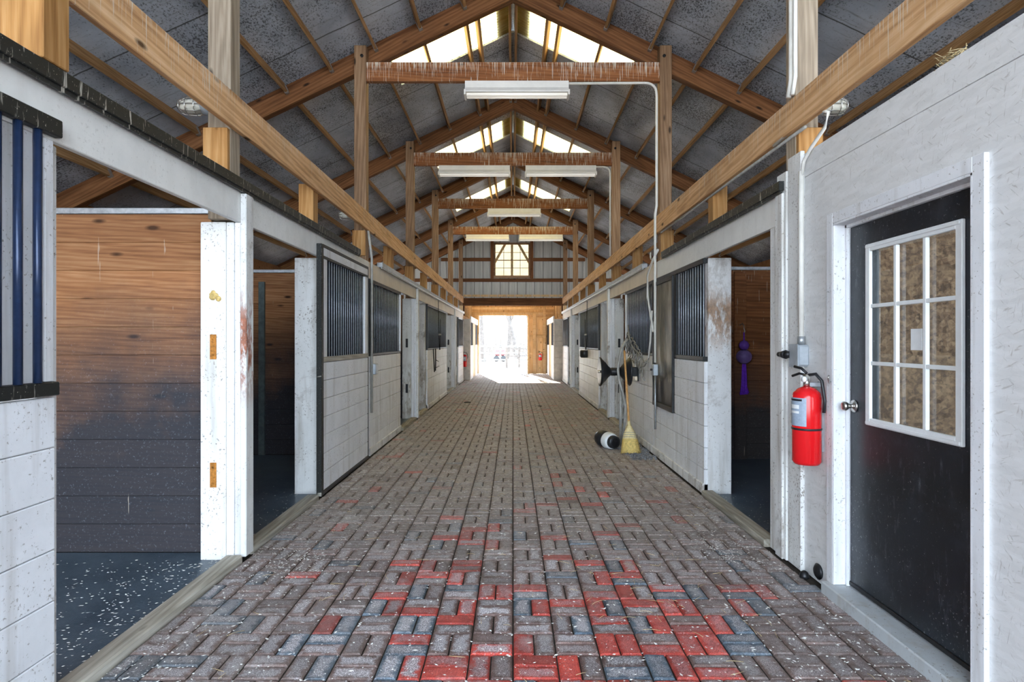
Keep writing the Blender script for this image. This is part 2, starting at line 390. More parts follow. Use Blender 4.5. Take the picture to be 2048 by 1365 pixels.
def mat_rubber():
    g = G('rubber_mat'); co = g.obj()
    c = g.ramp(g.noise(co, 1.6, 5, .65), [(.3, (.028,.052,.08)), (.72, (.11,.155,.20))])
    f = g.math('MULTIPLY', g.math('SUBTRACT', g.math('ADD', g.noise(g.map(co, (26, 60, 1)), 1.0, 2, .7), g.math('MULTIPLY', g.noise(co, 1.1, 3, .6), .25)), .83), 30.0, clamp=True)
    c = g.mix(g.math('MULTIPLY', f, .75), c, (.62,.64,.66))
    du = g.noise(co, 60, 2, .7)
    c = g.mix(g.math('MULTIPLY', g.ramp(du, [(.5, 0.0), (.8, 1.0)]), .35), c, (.22,.24,.26))
    wv = g.n('ShaderNodeTexWave', {'Vector': g.map(co, (1, 1, 1), rot=(0,0,.5)), 'Scale': 26.0, 'Distortion': 3.0}, wave_type='BANDS').outputs['Fac']
    return g.done(c, .36, 0, .5, g.bump(wv, .12, .004))
M['rubber'] = mat_rubber()

def door_black():
    g = G('scratched_black_door'); co = g.obj()
    c = g.ramp(g.noise(co, 2.0, 5, .65), [(.35, (.005,.007,.010)), (.75, (.014,.020,.030))])
    pat = g.noise(co, 1.5, 4, .6)
    s1 = g.noise(co, 75, 3, .7)
    m = g.math('MULTIPLY', g.math('SUBTRACT', g.math('ADD', s1, g.math('MULTIPLY', pat, .30)), .795), 12.0, clamp=True)
    c = g.mix(g.math('MULTIPLY', m, .75), c, (.45,.46,.48))
    s2 = g.noise(g.map(co, (30, 30, 7), rot=(.4, 0, 0)), 1.0, 4, .75)
    c = g.mix(g.math('MULTIPLY', g.math('SUBTRACT', s2, .58), 4.0, clamp=True), c, (.10,.11,.13))
    c = g.mix(g.ramp(g.noise(co, 3.2, 5, .7), [(.5, 0.0), (.75, .35)]), c, (.08,.095,.12))
    return g.done(c, .34, 0, .5, g.bump(g.noise(co, 160, 2, .6), .10, .002))
M['door_black'] = door_black()

def bricks():
    g = G('worn_pavers'); co = g.obj()
    ty = g.attr('kind'); rn = g.attr('rnd'); wr = g.attr('wear'); du = g.attr('dust')
    uv = g.n('ShaderNodeUVMap', uv_map='brick').outputs[0]; u, v_, _ = g.sep(uv)
    cool = g.ramp(g.noise(co, 9.0, 4, .65), [(.3, (.085,.048,.042)), (.7, (.22,.145,.13))])
    red = g.ramp(g.noise(co, 14.0, 4, .65), [(.3, (.28,.030,.024)), (.7, (.55,.075,.055))])
    navy = g.ramp(g.noise(co, 14.0, 4, .65), [(.3, (.035,.052,.075)), (.7, (.13,.175,.22))])
    col = g.mix(g.ramp(ty, [(.49, 0.0), (.51, 1.0)]), cool, red)
    col = g.mix(g.ramp(ty, [(.89, 0.0), (.91, 1.0)]), col, navy)
    # the pale worn heart of a brick: distance from its rim, broken up by noise
    def rim(t): return g.math('SUBTRACT', .5, g.math('ABSOLUTE', g.math('SUBTRACT', t, .5)))
    d = g.math('MINIMUM', g.math('MULTIPLY', rim(u), 2.0), rim(v_))
    d = g.math('ADD', d, g.math('MULTIPLY', g.math('SUBTRACT', g.noise(co, 20, 5, .75), .5), 1.0))
    heart = g.ramp(d, [(.10, 0.0), (.30, 1.0)])
    fine = g.noise(co, 220, 3, .75)
    pale = g.ramp(fine, [(.36, (.17,.155,.165)), (.5, (.33,.305,.325)), (.62, (.68,.66,.69))])
    col = g.mix(g.math('MULTIPLY', heart, wr), col, pale)
    tone = g.math('ADD', .70, g.math('MULTIPLY', rn, .6)); col = g.mix(1.0, col, g.comb(tone, tone, tone), 'MULTIPLY')
    grain = g.ramp(fine, [(.36, .55), (.62, 1.5)])
    col = g.mix(1.0, col, grain, 'MULTIPLY')
    dust = g.ramp(g.noise(co, 30, 4, .7), [(.34, (.16,.138,.122)), (.62, (.47,.42,.385))])
    big = g.noise(co, 1.1, 5, .65)
    dm = g.math('MULTIPLY', du, g.ramp(big, [(.3, .55), (.65, 1.0)]))
    col = g.mix(dm, col, dust)
    stain = g.math('MULTIPLY', g.math('SUBTRACT', g.noise(co, 1.7, 5, .7), .56), 6.0, clamp=True)
    col = g.mix(g.math('MULTIPLY', stain, .6), col, (.06,.045,.035))
    salt = g.math('MULTIPLY', g.math('SUBTRACT', g.noise(co, 2.6, 6, .75), .555), 7.0, clamp=True)
    col = g.mix(g.math('MULTIPLY', salt, .45), col, (.58,.56,.55))
    fl = g.math('MULTIPLY', g.math('SUBTRACT', g.noise(co, 105, 2, .7), .665), 20.0, clamp=True)
    col = g.mix(g.math('MULTIPLY', fl, .8), col, (.72,.69,.66))
    return g.done(col, g.ramp(fine, [(.3, .48), (.7, .75)]), 0, .35, g.bump(fine, .35, .003))
M['brick'] = bricks()

def skylight(name, tones):
    g = G(name); co = g.obj()
    n_ = g.noise(g.map(co, (2, 30, 2)), 1.0, 3, .6)
    st = g.noise(co, 3.0, 5, .7)
    c = g.ramp(g.math('ADD', g.math('MULTIPLY', n_, .6), g.math('MULTIPLY', st, .4)), tones)
    a = g.n('ShaderNodeBsdfDiffuse', {'Color': c}); b = g.n('ShaderNodeBsdfTranslucent', {'Color': c})
    mx = g.n('ShaderNodeMixShader', {0: .72}); g.t.links.new(a.outputs[0], mx.inputs[1]); g.t.links.new(b.outputs[0], mx.inputs[2])
    g.t.links.new(mx.outputs[0], g.out.inputs[0]); return g.m
M['skylight'] = skylight('cream_corrugated_skylight', [(.3, (.36,.25,.075)), (.5, (.50,.41,.18)), (.7, (.58,.52,.31))])
M['cream_sheet'] = skylight('cream_window_sheet', [(.3, (.075,.060,.043)), (.5, (.086,.072,.054)), (.7, (.10,.087,.068))])

def glass():
    g = G('window_glass'); f = g.n('ShaderNodeFresnel', {'IOR': 1.5}).outputs[0]
    a = g.n('ShaderNodeBsdfTransparent', {'Color': (.88,.92,.92,1)}); b = g.n('ShaderNodeBsdfGlossy', {'Roughness': .03})
    mx = g.n('ShaderNodeMixShader', {0: g.math('MULTIPLY', g.math('ADD', g.math('MULTIPLY', f, 1.2), .02), g.math('SUBTRACT', 1.0, g.n('ShaderNodeNewGeometry').outputs['Backfacing']))}); g.t.links.new(a.outputs[0], mx.inputs[1]); g.t.links.new(b.outputs[0], mx.inputs[2])
    g.t.links.new(mx.outputs[0], g.out.inputs[0]); return g.m
M['glass'] = glass()

def cladding():
    g = G('ribbed_steel'); co = g.obj()
    c = g.ramp(g.noise(g.map(co, (6, 6, .6)), 1.0, 5, .65), [(.3, (.36,.36,.345)), (.7, (.54,.54,.52))])
    d = g.math('MULTIPLY', g.math('SUBTRACT', g.noise(co, 7, 5, .75), .66), 6.0, clamp=True)
    c = g.mix(g.math('MULTIPLY', d, .4), c, (.2,.19,.17))
    x, y, z = g.sep(co)
    fx = g.math('FRACT', g.math('DIVIDE', g.math('ADD', x, 66.2 - .027), .33))
    c = g.mix(g.math('MULTIPLY', g.math('LESS_THAN', fx, .075), .8), c, (.06,.055,.05))  # dark lap seams, with the ribs' shadow lines painted in
    return g.done(c, .5, .1, .4)
M['clad'] = cladding()
# ------------------------------------------------------------------ layout numbers
F = [4.05 + 3.73*k for k in range(6)]                 # front faces of the timber frames
SL = .475; DECK = 6.33; ANG = math.atan(SL)
ORD = ['nearest', 'second', 'third', 'fourth', 'fifth', 'farthest']
SIDE = {-1: 'left', 1: 'right'}
def zdeck(x): return DECK - SL*abs(x)
STRUCT = 'structure'

# ------------------------------------------------------------------ ground and brick aisle
build('ground', MB().box(-6.3, 6.3, -5.0, 27.7, -.4, -.012, 0), M['concrete'], kind=STRUCT)
build('ground', MB().box(-70, 70, 27.7, 170, -.4, -.02, 0), M['outground'], kind=STRUCT)
build('ground', MB().box(-60, 60, -60, -5.0, -.4, -.03, 0), M['outground'], kind=STRUCT)

def paving():
    R = random.Random(11); P = .2075; v = []; f = []; at = []; uvs = []
    override = {}   # (column, row, which brick) -> (kind, worn)
    for key, val in {(0,0):((1,.1),(1,.45)), (1,0):((1,.05),(0,.6)), (2,0):((0,.9),(2,.7)), (3,0):((2,.4),(1,.3)), (4,0):((0,.5),(1,.3)), (-1,0):((1,.6),(0,.4)), (-2,0):((1,.4),(1,.05)),
                     (-3,0):((2,.8),(1,.9)), (0,1):((1,.25),(0,.7)), (1,1):((0,.9),(0,.5)), (2,1):((1,.1),(1,.15)), (3,1):((0,.4),(1,.25)), (4,1):((1,.2),(1,.15)), (5,1):((2,.6),(2,.5)), (-1,1):((0,.2),(1,.8)), (-2,1):((0,1),(0,1)),
                     (-3,1):((1,.35),(2,.9)), (-5,1):((2,.9),(0,.8)), (-6,1):((0,.9),(2,.9)), (0,2):((0,.7),(0,.9)), (1,2):((0,.9),(2,.9)), (2,2):((1,.6),(0,.9)), (3,2):((2,.8),(1,.1)), (4,2):((0,.2),(1,.3)), (5,2):((1,.3),(2,.5)),
                     (-1,2):((0,.9),(0,.9)), (-2,2):((1,.05),(0,.9)), (-3,2):((2,.8),(2,.9)), (0,3):((2,.9),(1,.2)), (1,3):((1,.3),(0,.5)), (2,3):((1,.2),(2,.8)), (3,3):((1,.15),(0,.9)), (4,3):((1,.3),(1,.4)),
                     (-1,3):((0,1),(0,1)), (-2,3):((0,.9),(1,.6)), (-3,3):((0,.9),(1,.2)), (-4,3):((2,.8),(1,.8)), (-1,4):((1,.6),(1,.4)), (-2,4):((2,.6),(0,.8)), (-3,4):((2,.7),(0,.6)), (-4,4):((0,.6),(1,.3)), (5,4):((2,.6),(0,.4)),
                     (-2,5):((1,.6),(0,.7)), (-4,5):((0,.7),(1,.1)), (-3,5):((1,.4),(0,.8)), (3,5):((1,.3),(2,.8)), (2,5):((0,.6),(1,.2)), (-4,6):((1,.4),(0,.8)), (-2,6):((1,.4),(1,.7)), (2,6):((1,.3),(0,.8)), (3,6):((2,.7),(1,.7)),
                     (-3,9):((0,.6),(1,.2)), (-2,9):((1,.3),(0,.5)), (-1,10):((1,.4),(0,.6)), (1,9):((0,.7),(1,.4)), (2,8):((2,.8),(0,.6)), (3,9):((1,.5),(0,.8)), (3,13):((1,.2),(0,.4)), (2,14):((1,.2),(0,.3)), (3,16):((1,.3),(0,.5)), (4,15):((1,.3),(0,.5)), (2,19):((1,.3),(0,.4)), (5,20):((1,.4),(0,.5))}.items():
        override[key] = val
    def brick(x0, x1, y0, y1, kd, wr, du):
        g = .0035; c = .007
        x0 += g; x1 -= g; y0 += g; y1 -= g
        dz = R.uniform(-.0022, .0022); tx = R.uniform(-.0016, .0016); ty = R.uniform(-.0016, .0016); n = len(v)
        long_x = (x1-x0) > (y1-y0)
        for ring, (ins, z) in enumerate(((0, -.03), (0, -.007), (c, 0))):
            for (sx, sy) in ((0,0),(1,0),(1,1),(0,1)):
                xx = x1-ins if sx else x0+ins; yy = y1-ins if sy else y0+ins
                zz = z + (dz + tx*(1 if sx else -1) + ty*(1 if sy else -1) if ring else 0)
                v.append((xx, yy, zz))
        fs = [(n+8, n+9, n+10, n+11)]
        for r in (0, 1):
            for i in range(4): fs.append((n+r*4+i, n+r*4+(i+1)%4, n+r*4+4+(i+1)%4, n+r*4+4+i))
        rn = R.random()
        for q in fs:
            f.append(q); at.append((kd, rn, wr, du))
            for i in q:
                p = v[i]; a = (p[0]-x0)/(x1-x0); b = (p[1]-y0)/(y1-y0)
                uvs.append((a, b) if long_x else (b, a))
    for r in range(-6, 119):
        y1 = 2.87 + P*r; y0 = y1 - P
        for c in range(-9, 9):
            x0 = c*P; x1 = x0+P
            x0c, x1c = max(x0, -1.838), min(x1, 1.885 if y1 < 3.9 else 1.838)
            yc = (y0+y1)/2; xc = (x0+x1)/2
            near = max(0, min(1, (4.3-yc)/1.5))
            pr = .03 + .50*near*math.exp(-((xc-.25)/.75)**2) + .05*math.exp(-((xc-.3)/.9)**2)*max(0, min(1, (9-yc)/5))
            pn = .05 + .10*near
            dust = max(.0, min(.86, (yc-3.1)/2.0*.75)) * (.8+.3*R.random())
            dust = max(dust, .32*min(1, abs(xc-.2)/1.6))
            for b in (0, 1):
                u = R.random(); kd = 1 if u < pr else (2 if u < pr+pn else 0)
                wr = R.uniform(.35, 1.0) if kd != 1 else R.choice([.05, .2, .5, .8])
                if xc > 1.0 and near > .3: wr *= .75
                d_ = dust
                key = (c, -r) if False else (c, r+0)
                if (c, r) in override:
                    kd, wr = override[(c, r)][b]; d_ = dust*.45
                elif kd and yc > 4: d_ = dust*.75
                kv = (0.0, .7, 1.0)[kd]
                if (c + r) % 2 == 0:      # two bricks lying across the aisle
                    ym = (y0+y1)/2
                    ya, yb = (ym, y1) if b == 0 else (y0, ym)
                    brick(x0c, x1c, ya, yb, kv, wr, d_)
                else:
                    xm = (x0+x1)/2
                    xa, xb = (x0c, xm) if b == 0 else (xm, x1c)
                    if xb-xa > .03: brick(xa, xb, y0, y1, kv, wr, d_)
    # narrow cut bricks beside the right wall, near the black door
    for r in range(-6, 5):
        pass
    me = bpy.data.meshes.new('floor'); me.from_pydata(v, [], f)
    for i, nm in enumerate(('kind', 'rnd', 'wear', 'dust')):
        a = me.attributes.new(nm, 'FLOAT', 'FACE'); a.data.foreach_set('value', [t[i] for t in at])
    uv = me.uv_layers.new(name='brick'); uv.data.foreach_set('uv', [c for p in uvs for c in p])
    me.update(); o = bpy.data.objects.new('floor', me); C.objects.link(o); me.materials.append(M['brick'])
    tag(o, kind=STRUCT)
paving()

# ------------------------------------------------------------------ outer walls, roof, skylights
EAVE = 2.5  # height where the eave gaps start, added to let daylight reach the ceiling
build('ground', MB().box(-60, -6.3, -5.0, 27.7, -.4, -.03, 0), M['outground'], kind=STRUCT)
build('ground', MB().box(6.3, 60, -5.0, 27.7, -.4, -.03, 0), M['outground'], kind=STRUCT)
def outer_wall(s, name):
    mb = MB(); x0, x1 = s*6.02, s*6.12
    mb.box(x0, x1, -5, 22.9, -.02, 1.25, 0); mb.box(x0, x1, -5, 22.9, 2.45, EAVE, 0)
    ys = [-5] + [4.05+3.73*k+1.87+d for k in range(-1, 5) for d in (-.001, .001)] + [22.9]
    for a, b in zip(ys[0::2], ys[1::2]):
        if s > 0 and a < 0: mb.box(x0, x1, -5, .4, 1.25, 2.45, 0); mb.box(x0, x1, 2.0, b, 1.25, 2.45, 0)  # unseen window opening added to light the tack room
        else: mb.box(x0, x1, a, b, 1.25, 2.45, 0)
    mb.box(x0, x1, -5, 15.4, EAVE, 3.42, 0)
    for k in range(4, 6): mb.box(x0, x1, F[k]+.0, F[k]+.3, EAVE, 3.42, 0)
    return build(name, mb, M['stall'], kind=STRUCT)
outer_wall(-1, 'wall_left'); outer_wall(1, 'wall_right')

SKY = [(8.42, 9.38), (12.85, 13.95), (17.55, 18.60)]; SKX = 1.74
ROOF_Y0 = -5.0
def roof(s):
    mb = MB()
    def slab(x0, x1, y0, y1):
        t = .03; q = []
        for y in (y0, y1):
            for x in (x0, x1):
                q += [(s*x, y, zdeck(x)), (s*x, y, zdeck(x)+t)]
        mb.add(q, [(0,2,6,4), (1,5,7,3), (0,4,5,1), (2,3,7,6), (0,1,3,2), (4,6,7,5)], .5)
    y = ROOF_Y0
    for a, b in SKY:
        slab(0, 6.5, y, a); slab(SKX, 6.5, a, b); y = b
    slab(0, 6.5, y, 23.1)
    o = bpy.data.objects.new('ceiling', mb.mesh('ceiling')); C.objects.link(o); o.data.materials.append(M['deck'])
    o.name = 'ceiling_left' if s < 0 else 'ceiling_right'
    tag(o, kind=STRUCT)
    for i, (a, b) in enumerate(SKY):
        v = []; f = []; n = 112
        for j in range(n+1):
            yy = a-.14 + (b-a+.28)*j/n
            h = .010*math.cos(2*math.pi*(yy-a)/.076)
            for x in (0.03, SKX+.05): v.append((s*x, yy, zdeck(x)+.042+h))
        for j in range(n): f.append((2*j, 2*j+1, 2*j+3, 2*j+2))
        m = MB().add(v, f, .5, True)
        build('roof_skylight', m, M['skylight'], None, 'cream translucent corrugated skylight panel %s of the ridge, %s from the camera' % (SIDE[s], ['nearest', 'middle', 'farthest'][i]), 'skylight', 'translucent skylight panels along the ridge')
roof(-1); roof(1)
build('ceiling_ridge', MB().add([(-.25, ROOF_Y0, zdeck(.25)+.06), (0, ROOF_Y0, zdeck(0)+.07), (.25, ROOF_Y0, zdeck(.25)+.06), (-.25, 23.1, zdeck(.25)+.06), (0, 23.1, zdeck(0)+.07), (.25, 23.1, zdeck(.25)+.06), (-.25, ROOF_Y0, zdeck(.25)+.075), (0, ROOF_Y0, zdeck(0)+.085), (.25, ROOF_Y0, zdeck(.25)+.075), (-.25, 23.1, zdeck(.25)+.075), (0, 23.1, zdeck(0)+.085), (.25, 23.1, zdeck(.25)+.075)], [(0,1,4,3),(1,2,5,4),(6,9,10,7),(7,10,11,8),(0,3,9,6),(2,8,11,5),(0,6,7,1),(1,7,8,2),(3,4,10,9),(4,5,11,10)], .5), M['galv'], kind=STRUCT)

RAFT_L = 6.35
for k in range(6):
    for s in (-1, 1):
        yc = F[k] + .14 + .09; zc = lambda x: 6.03 - SL*x + .16
        L = RAFT_L/math.cos(ANG); h = .32*math.cos(ANG)
        mb = MB().box(-L/2, L/2, -.045, .045, -h/2, h/2, .005)
        mb.v = [(x - z*math.tan(ANG) if x < 0 else x, y, z) for x, y, z in mb.v]
        me = mb.mesh('rafter'); me.materials.append(M['rafter'])
        ra = beam('rafter', (s*.0005, yc, zc(0)), (s*RAFT_L, yc, zc(RAFT_L)), .09, h, M['rafter'], 'heavy brown roof rafter sloping down to the %s in the %s frame from the camera' % (SIDE[s], ORD[k]), 'rafter', 'roof rafters', mesh=me)
        sb_ = MB().box(-L/2, L/2, -.02, .02, -h/2-.004, h*.17, .004)
        sb_.v = [(x - z*math.tan(ANG) if x < 0 else x, y, z) for x, y, z in sb_.v]
        sm = sb_.mesh('sister_board'); sm.materials.append(M['rafter_light'])
        so = bpy.data.objects.new('sister_board', sm); C.objects.link(so); so.parent = ra; so.location = (0, -s*.0655, 0)

PX = [.045, .66, 1.243, 1.826, 2.41, 3.0, 3.58, 4.16, 4.74, 5.32]
PORD = ['at the ridge', 'second from the ridge', 'third from the ridge', 'fourth from the ridge', 'fifth from the ridge', 'sixth from the ridge', 'seventh from the ridge', 'eighth from the ridge', 'ninth from the ridge', 'lowest, by the eave']
BAY = ['first', 'second', 'third', 'fourth', 'fifth']
Lp = 3.73 - .136
pm = MB().box(-Lp/2, Lp/2, -.019, .019, -.07, .07, .003).mesh('purlin'); pm.materials.append(M['purlin'])
hm = MB().box(-.03, .03, -.024, -.0195, -.073, .03, 0).box(-.03, .03, .0195, .024, -.073, .03, 0).box(-.03, .03, -.024, .024, -.076, -.0715, 0).mesh('hanger'); hm.materials.append(M['galv'])
for b in range(5):
    for s in (-1, 1):
        for i, x in enumerate(PX):
            ya = F[b]+.14+.137; z = zdeck(x) - .075
            up = (s*math.sin(ANG), 0, math.cos(ANG)) if i else (0, 0, 1)
            if i == 0: z -= .03
            o = beam('roof_purlin', (s*x, ya, z), (s*x, ya+Lp, z), 0, 0, None, 'tan purlin, %s roof slope, %s, %s bay from the camera' % (SIDE[s], PORD[i], BAY[b]), 'purlin', 'purlins between the rafters', up=up, mesh=pm)
            for e in (-1, 1):
                h = bpy.data.objects.new('hanger', hm); C.objects.link(h); h.parent = o; h.location = (e*(Lp/2-.032), 0, 0)

for b in range(1, 5):
    for s in (-1, 1):
        ya = F[b]+.14+.137; z = zdeck(.50) - .075
        beam('roof_purlin', (s*.50, ya, z), (s*.50, ya+Lp, z), 0, 0, None, 'extra purlin doubling the second one from the ridge, %s slope, %s bay from the camera' % (SIDE[s], BAY[b]), 'purlin', 'purlins between the rafters', up=(s*math.sin(ANG), 0, math.cos(ANG)), mesh=pm)
# ------------------------------------------------------------------ timber frames
for k in range(6):
    for s in (-1, 1):
        top = 5.34 if k else 5.3
        p = empty('timber_post', (s*1.983, F[k]+.07, 2.325), 'square wooden roof post on the %s, in the %s frame from the camera' % (SIDE[s], ORD[k]), 'post', 'roof posts along the aisle')
        beam('shaft', (s*1.983, F[k]+.07, 2.325 if k < 5 else 2.85), (s*1.983, F[k]+.07, top), .14, .155, M['post' if k else 'post_grey'], up=(s, 0, 0), parent=p)
        if k < 5:
            beam('packing_board', (s*1.992, F[k]-.021, 2.605), (s*1.992, F[k]-.021, 2.93), .038, .165, M['post_fresh'], up=(s, 0, 0), parent=p)
        build('bolt_head', MB().cyl((s*1.96, F[k]-.012, 5.20), (s*1.96, F[k]+.01, 5.20), .022, seg=6), M['dark_metal'], p)
    if 1 <= k <= 4:
        beam('tie_beam', (-1.903, F[k]+.035, 4.995), (1.903, F[k]+.035, 4.995), .07, .25, M['tie'], 'red-brown cross beam streaked with droppings, %s of the four across the aisle' % ['nearest', 'second nearest', 'third nearest', 'farthest'][k-1], 'beam', 'cross beams over the aisle')
for s, z0, z1 in ((-1, 2.935, 3.165), (1, 2.905, 3.125)):
    beam('long_rail', (s*1.885, 1.2, (z0+z1)/2), (s*1.885, 22.66, (z0+z1)/2), .04, z1-z0, M['rail'], 'long tan rail running along the roof posts on the %s of the aisle' % SIDE[s], 'rail', 'long rails along the posts')
BL = [2.33] + [5.72 + 3.73*k for k in range(5)]
for i, y in enumerate(BL):
    for s in (-1, 1):
        if s > 0 and i == 0: continue
        zt = 3.7 if i == 0 else (3.0)
        b_ = beam('short_stud', (s*1.975, y+.07, 2.605), (s*1.975, y+.07, zt), .14, .14 if i else .30, M['post_fresh'], 'short orange wooden stud between header and long rail on the %s, %s' % (SIDE[s], ORD[i]+' one' if s < 0 else ORD[i-1]+' one'), 'stud', 'short studs under the long rails', up=(s, 0, 0))

# ------------------------------------------------------------------ stall fronts
XH = 1.87
def header(s, y0, y1, txt):
    build('header_board', MB().box(s*1.87, s*1.905, y0, y1, 2.315, 2.53, .004), M['header' if y1 < 7.785 else 'header_warm_light'], None, txt, 'header', 'header boards over the stalls')
header(-1, 1.2, 4.165, 'white header board over the first stall opening, left foreground')
header(-1, 4.17, 7.78, 'white header board from the first white door post to the sliding door, left')
header(-1, 7.79, 11.58, 'white header board with painted warm light over the second barred front, left')
header(-1, 11.59, 22.6, 'long white header board with painted warm light along the far stalls, left')
header(1, 4.17, 7.78, 'white header board over the opening beside the fire extinguisher wall, right')
header(1, 7.79, 11.58, 'white header board with painted warm light above the broom, right')
header(1, 11.59, 22.6, 'long white header board with painted warm light along the far stalls, right')
def track(s, y0, y1, txt, m='black_trim'):
    mb = MB(); mb.box(s*1.825, s*1.905, y0, y1, 2.535, 2.60, .003); mb.box(s*1.835, s*1.85, y0, y1, 2.515, 2.535, 0)
    build('door_track', mb, M[m], None, txt, 'track', 'sliding door tracks')
track(-1, 1.2, 7.2, 'black splashed door track on top of the near left header')
track(1, 4.12, 7.4, 'black splashed door track on top of the near right header')
track(-1, 8.4, 22.6, 'grey dusty door track along the far left header', 'galv')
track(1, 8.5, 22.6, 'grey dusty door track along the far right header', 'galv')

def planks(mb, x0, x1, y0, y1, z0, z1, n, gap=.004, along='y'):
    h = (z1-z0)/n
    for i in range(n): mb.box(x0, x1, y0, y1, z0+i*h+gap/2, z0+(i+1)*h-gap/2, .004)
    return mb

BAR = {}
def bars(parent, s, y0, y1, z0, z1, n, x, r=.0062, m='bar_grey'):
    key = (round(z1-z0, 3), r)
    if key not in BAR:
        BAR[key] = MB().cyl((0,0,0), (0,0,z1-z0), r, seg=10).mesh('bar'); BAR[key].materials.append(M[m])
    for i in range(n):
        y = y0 + (y1-y0)*(i+.5)/n
        o = bpy.data.objects.new('bar', BAR[key]); C.objects.link(o); o.parent = parent; o.location = Vector((s*x, y, z0)) - Vector(parent['_w'])
def stall_front(s, y0, y1, n, label, far=False, rot=None):
    t = empty('stall_front', (s*1.89, (y0+y1)/2, 0), label, 'stall front', 'barred stall fronts')
    build('lower_boards', planks(MB(), s*1.87, s*1.91, y0, y1, .03, 1.30, 6), M['white_board'], t)
    build('sill_board', MB().box(s*1.855, s*1.915, y0, y1, .0, .10, .006), M['white_dirty'], t)
    mb = MB(); mb.box(s*1.865, s*1.915, y0, y1, 1.305, 1.335, .003); mb.box(s*1.865, s*1.915, y0, y1, 2.27, 2.313, .003)
    mb.box(s*1.865, s*1.915, y0, y0+.03, 1.335, 2.27, .003)
    build('grille_frame', mb, M['black_wood'], t)
    build('end_stile', MB().box(s*1.862, s*1.915, y1-.035, y1, 1.335, 2.27, .003), M['white'], t)
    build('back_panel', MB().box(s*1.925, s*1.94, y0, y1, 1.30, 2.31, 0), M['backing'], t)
    if not far: bars(t, s, y0+.03, y1-.035, 1.335, 2.27, n, 1.888)
    else:
        mb = MB()
        for i in range(n):
            y = y0+.03+(y1-y0-.065)*(i+.5)/n
            mb.cyl((s*1.888, y, 1.335), (s*1.888, y, 2.27), .0055, seg=6)
        build('bars', mb, M['bar_grey'], t)
    return t

def sliding_door():
    t = empty('sliding_stall_door', (-1.85, 6.65, 0), 'white sliding stall door with black frame and barred top, left of the aisle', 'stall door')
    X0, X1 = -1.868, -1.828
    build('edge_channel', MB().box(-1.869, -1.818, 5.70, 5.765, .02, 2.43, .004), M['black_trim'], t, 'rust and black steel edge channel')
    build('edge_channel', MB().box(-1.869, -1.825, 7.56, 7.585, .03, 2.43, .003), M['black_wood'], t)
    build('top_rail', MB().box(X0-.001, X1+.006, 5.765, 7.56, 2.405, 2.435, .003), M['black_wood'], t)
    build('top_panel', MB().box(X0, X1, 5.765, 7.56, 2.325, 2.404, .003), M['white'], t)
    mb = MB().box(X0, X1+.004, 5.765, 7.56, 2.30, 2.324, .002)
    build('grille_rail', mb, M['black_wood'], t)
    build('stile', MB().box(X0, X1, 5.766, 5.90, 1.345, 2.299, .003), M['white'], t)
    build('stile', MB().box(X0, X1, 7.42, 7.559, 1.345, 2.299, .003), M['white'], t)
    build('middle_rail', MB().box(X0-.002, X1+.008, 5.766, 7.559, 1.295, 1.344, .003), M['sill'], t, 'weathered brown middle rail')
    build('lower_boards', planks(MB(), X0, X1, 5.767, 7.558, .055, 1.294, 7), M['white_board'], t)
    build('bottom_channel', MB().box(X0-.006, X1+.008, 5.767, 7.58, .02, .054, .003), M['black_wood'], t)
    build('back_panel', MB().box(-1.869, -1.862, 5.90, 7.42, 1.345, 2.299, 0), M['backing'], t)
    bars(t, -1, 5.91, 7.41, 1.345, 2.30, 18, 1.848)
sliding_door()
stall_front(-1, 5.87, 7.74, 0, 'white stall front half hidden behind the sliding door, left', far=True) if False else None
stall_front(-1, 7.80, 9.98, 21, 'white boarded stall front with dark bars beside the grey switch box, left')
stall_front(-1, 13.12, 16.95, 30, 'white stall front with dark barred top and hanging hooks, farther left', True)
stall_front(-1, 20.5, 22.65, 18, 'last white stall front before the gable beam, far left', True)
stall_front(1, 8.02, 9.98, 19, 'white boarded stall front with bars behind the broom, right')
stall_front(1, 13.12, 16.95, 30, 'white stall front with dark barred top and hanging scoop, farther right', True)
stall_front(1, 20.5, 22.65, 18, 'last white stall front before the gable beam, far right', True)

def right_front():
    t = empty('stall_front', (1.89, 6.9, 0), 'white stall front with bars and a rusty feed hatch, right of the aisle', 'stall front', 'barred stall fronts')
    build('lower_boards', planks(MB(), 1.87, 1.91, 5.875, 6.95, .03, 1.30, 6), M['white_board'], t)
    mb = planks(MB(), 1.87, 1.91, 6.954, 8.0, .03, .66, 3); build('lower_boards', mb, M['white_board'], t)
    build('sill_board', MB().box(1.855, 1.915, 5.875, 8.0, 0, .10, .006), M['white_dirty'], t)
    mb = MB(); mb.box(1.862, 1.915, 5.875, 6.96, 1.302, 1.345, .003); mb.box(1.862, 1.915, 5.875, 8.0, 2.265, 2.313, .003); mb.box(1.862, 1.915, 6.86, 6.96, 1.345, 2.265, .003)
    build('grille_frame', mb, M['black_wood'], t)
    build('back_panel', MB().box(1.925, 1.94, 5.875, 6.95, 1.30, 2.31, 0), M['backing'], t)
    bars(t, 1, 5.90, 6.86, 1.345, 2.265, 11, 1.888, .0075)
    mb = MB(); mb.box(1.845, 1.90, 6.965, 7.0, .66, 2.262, .003); mb.box(1.845, 1.90, 7.90, 7.95, .66, 2.262, .003); mb.box(1.845, 1.90, 7.0, 7.90, .66, .72, .003); mb.box(1.845, 1.90, 7.0, 7.90, 2.22, 2.262, .003)
    build('hatch_frame', mb, M['black_wood'], t)
    build('hatch_panel', MB().box(1.872, 1.884, 7.0, 7.90, .72, 2.22, 0), M['scorched'], t, 'stained galvanized hatch panel, dark with soot')
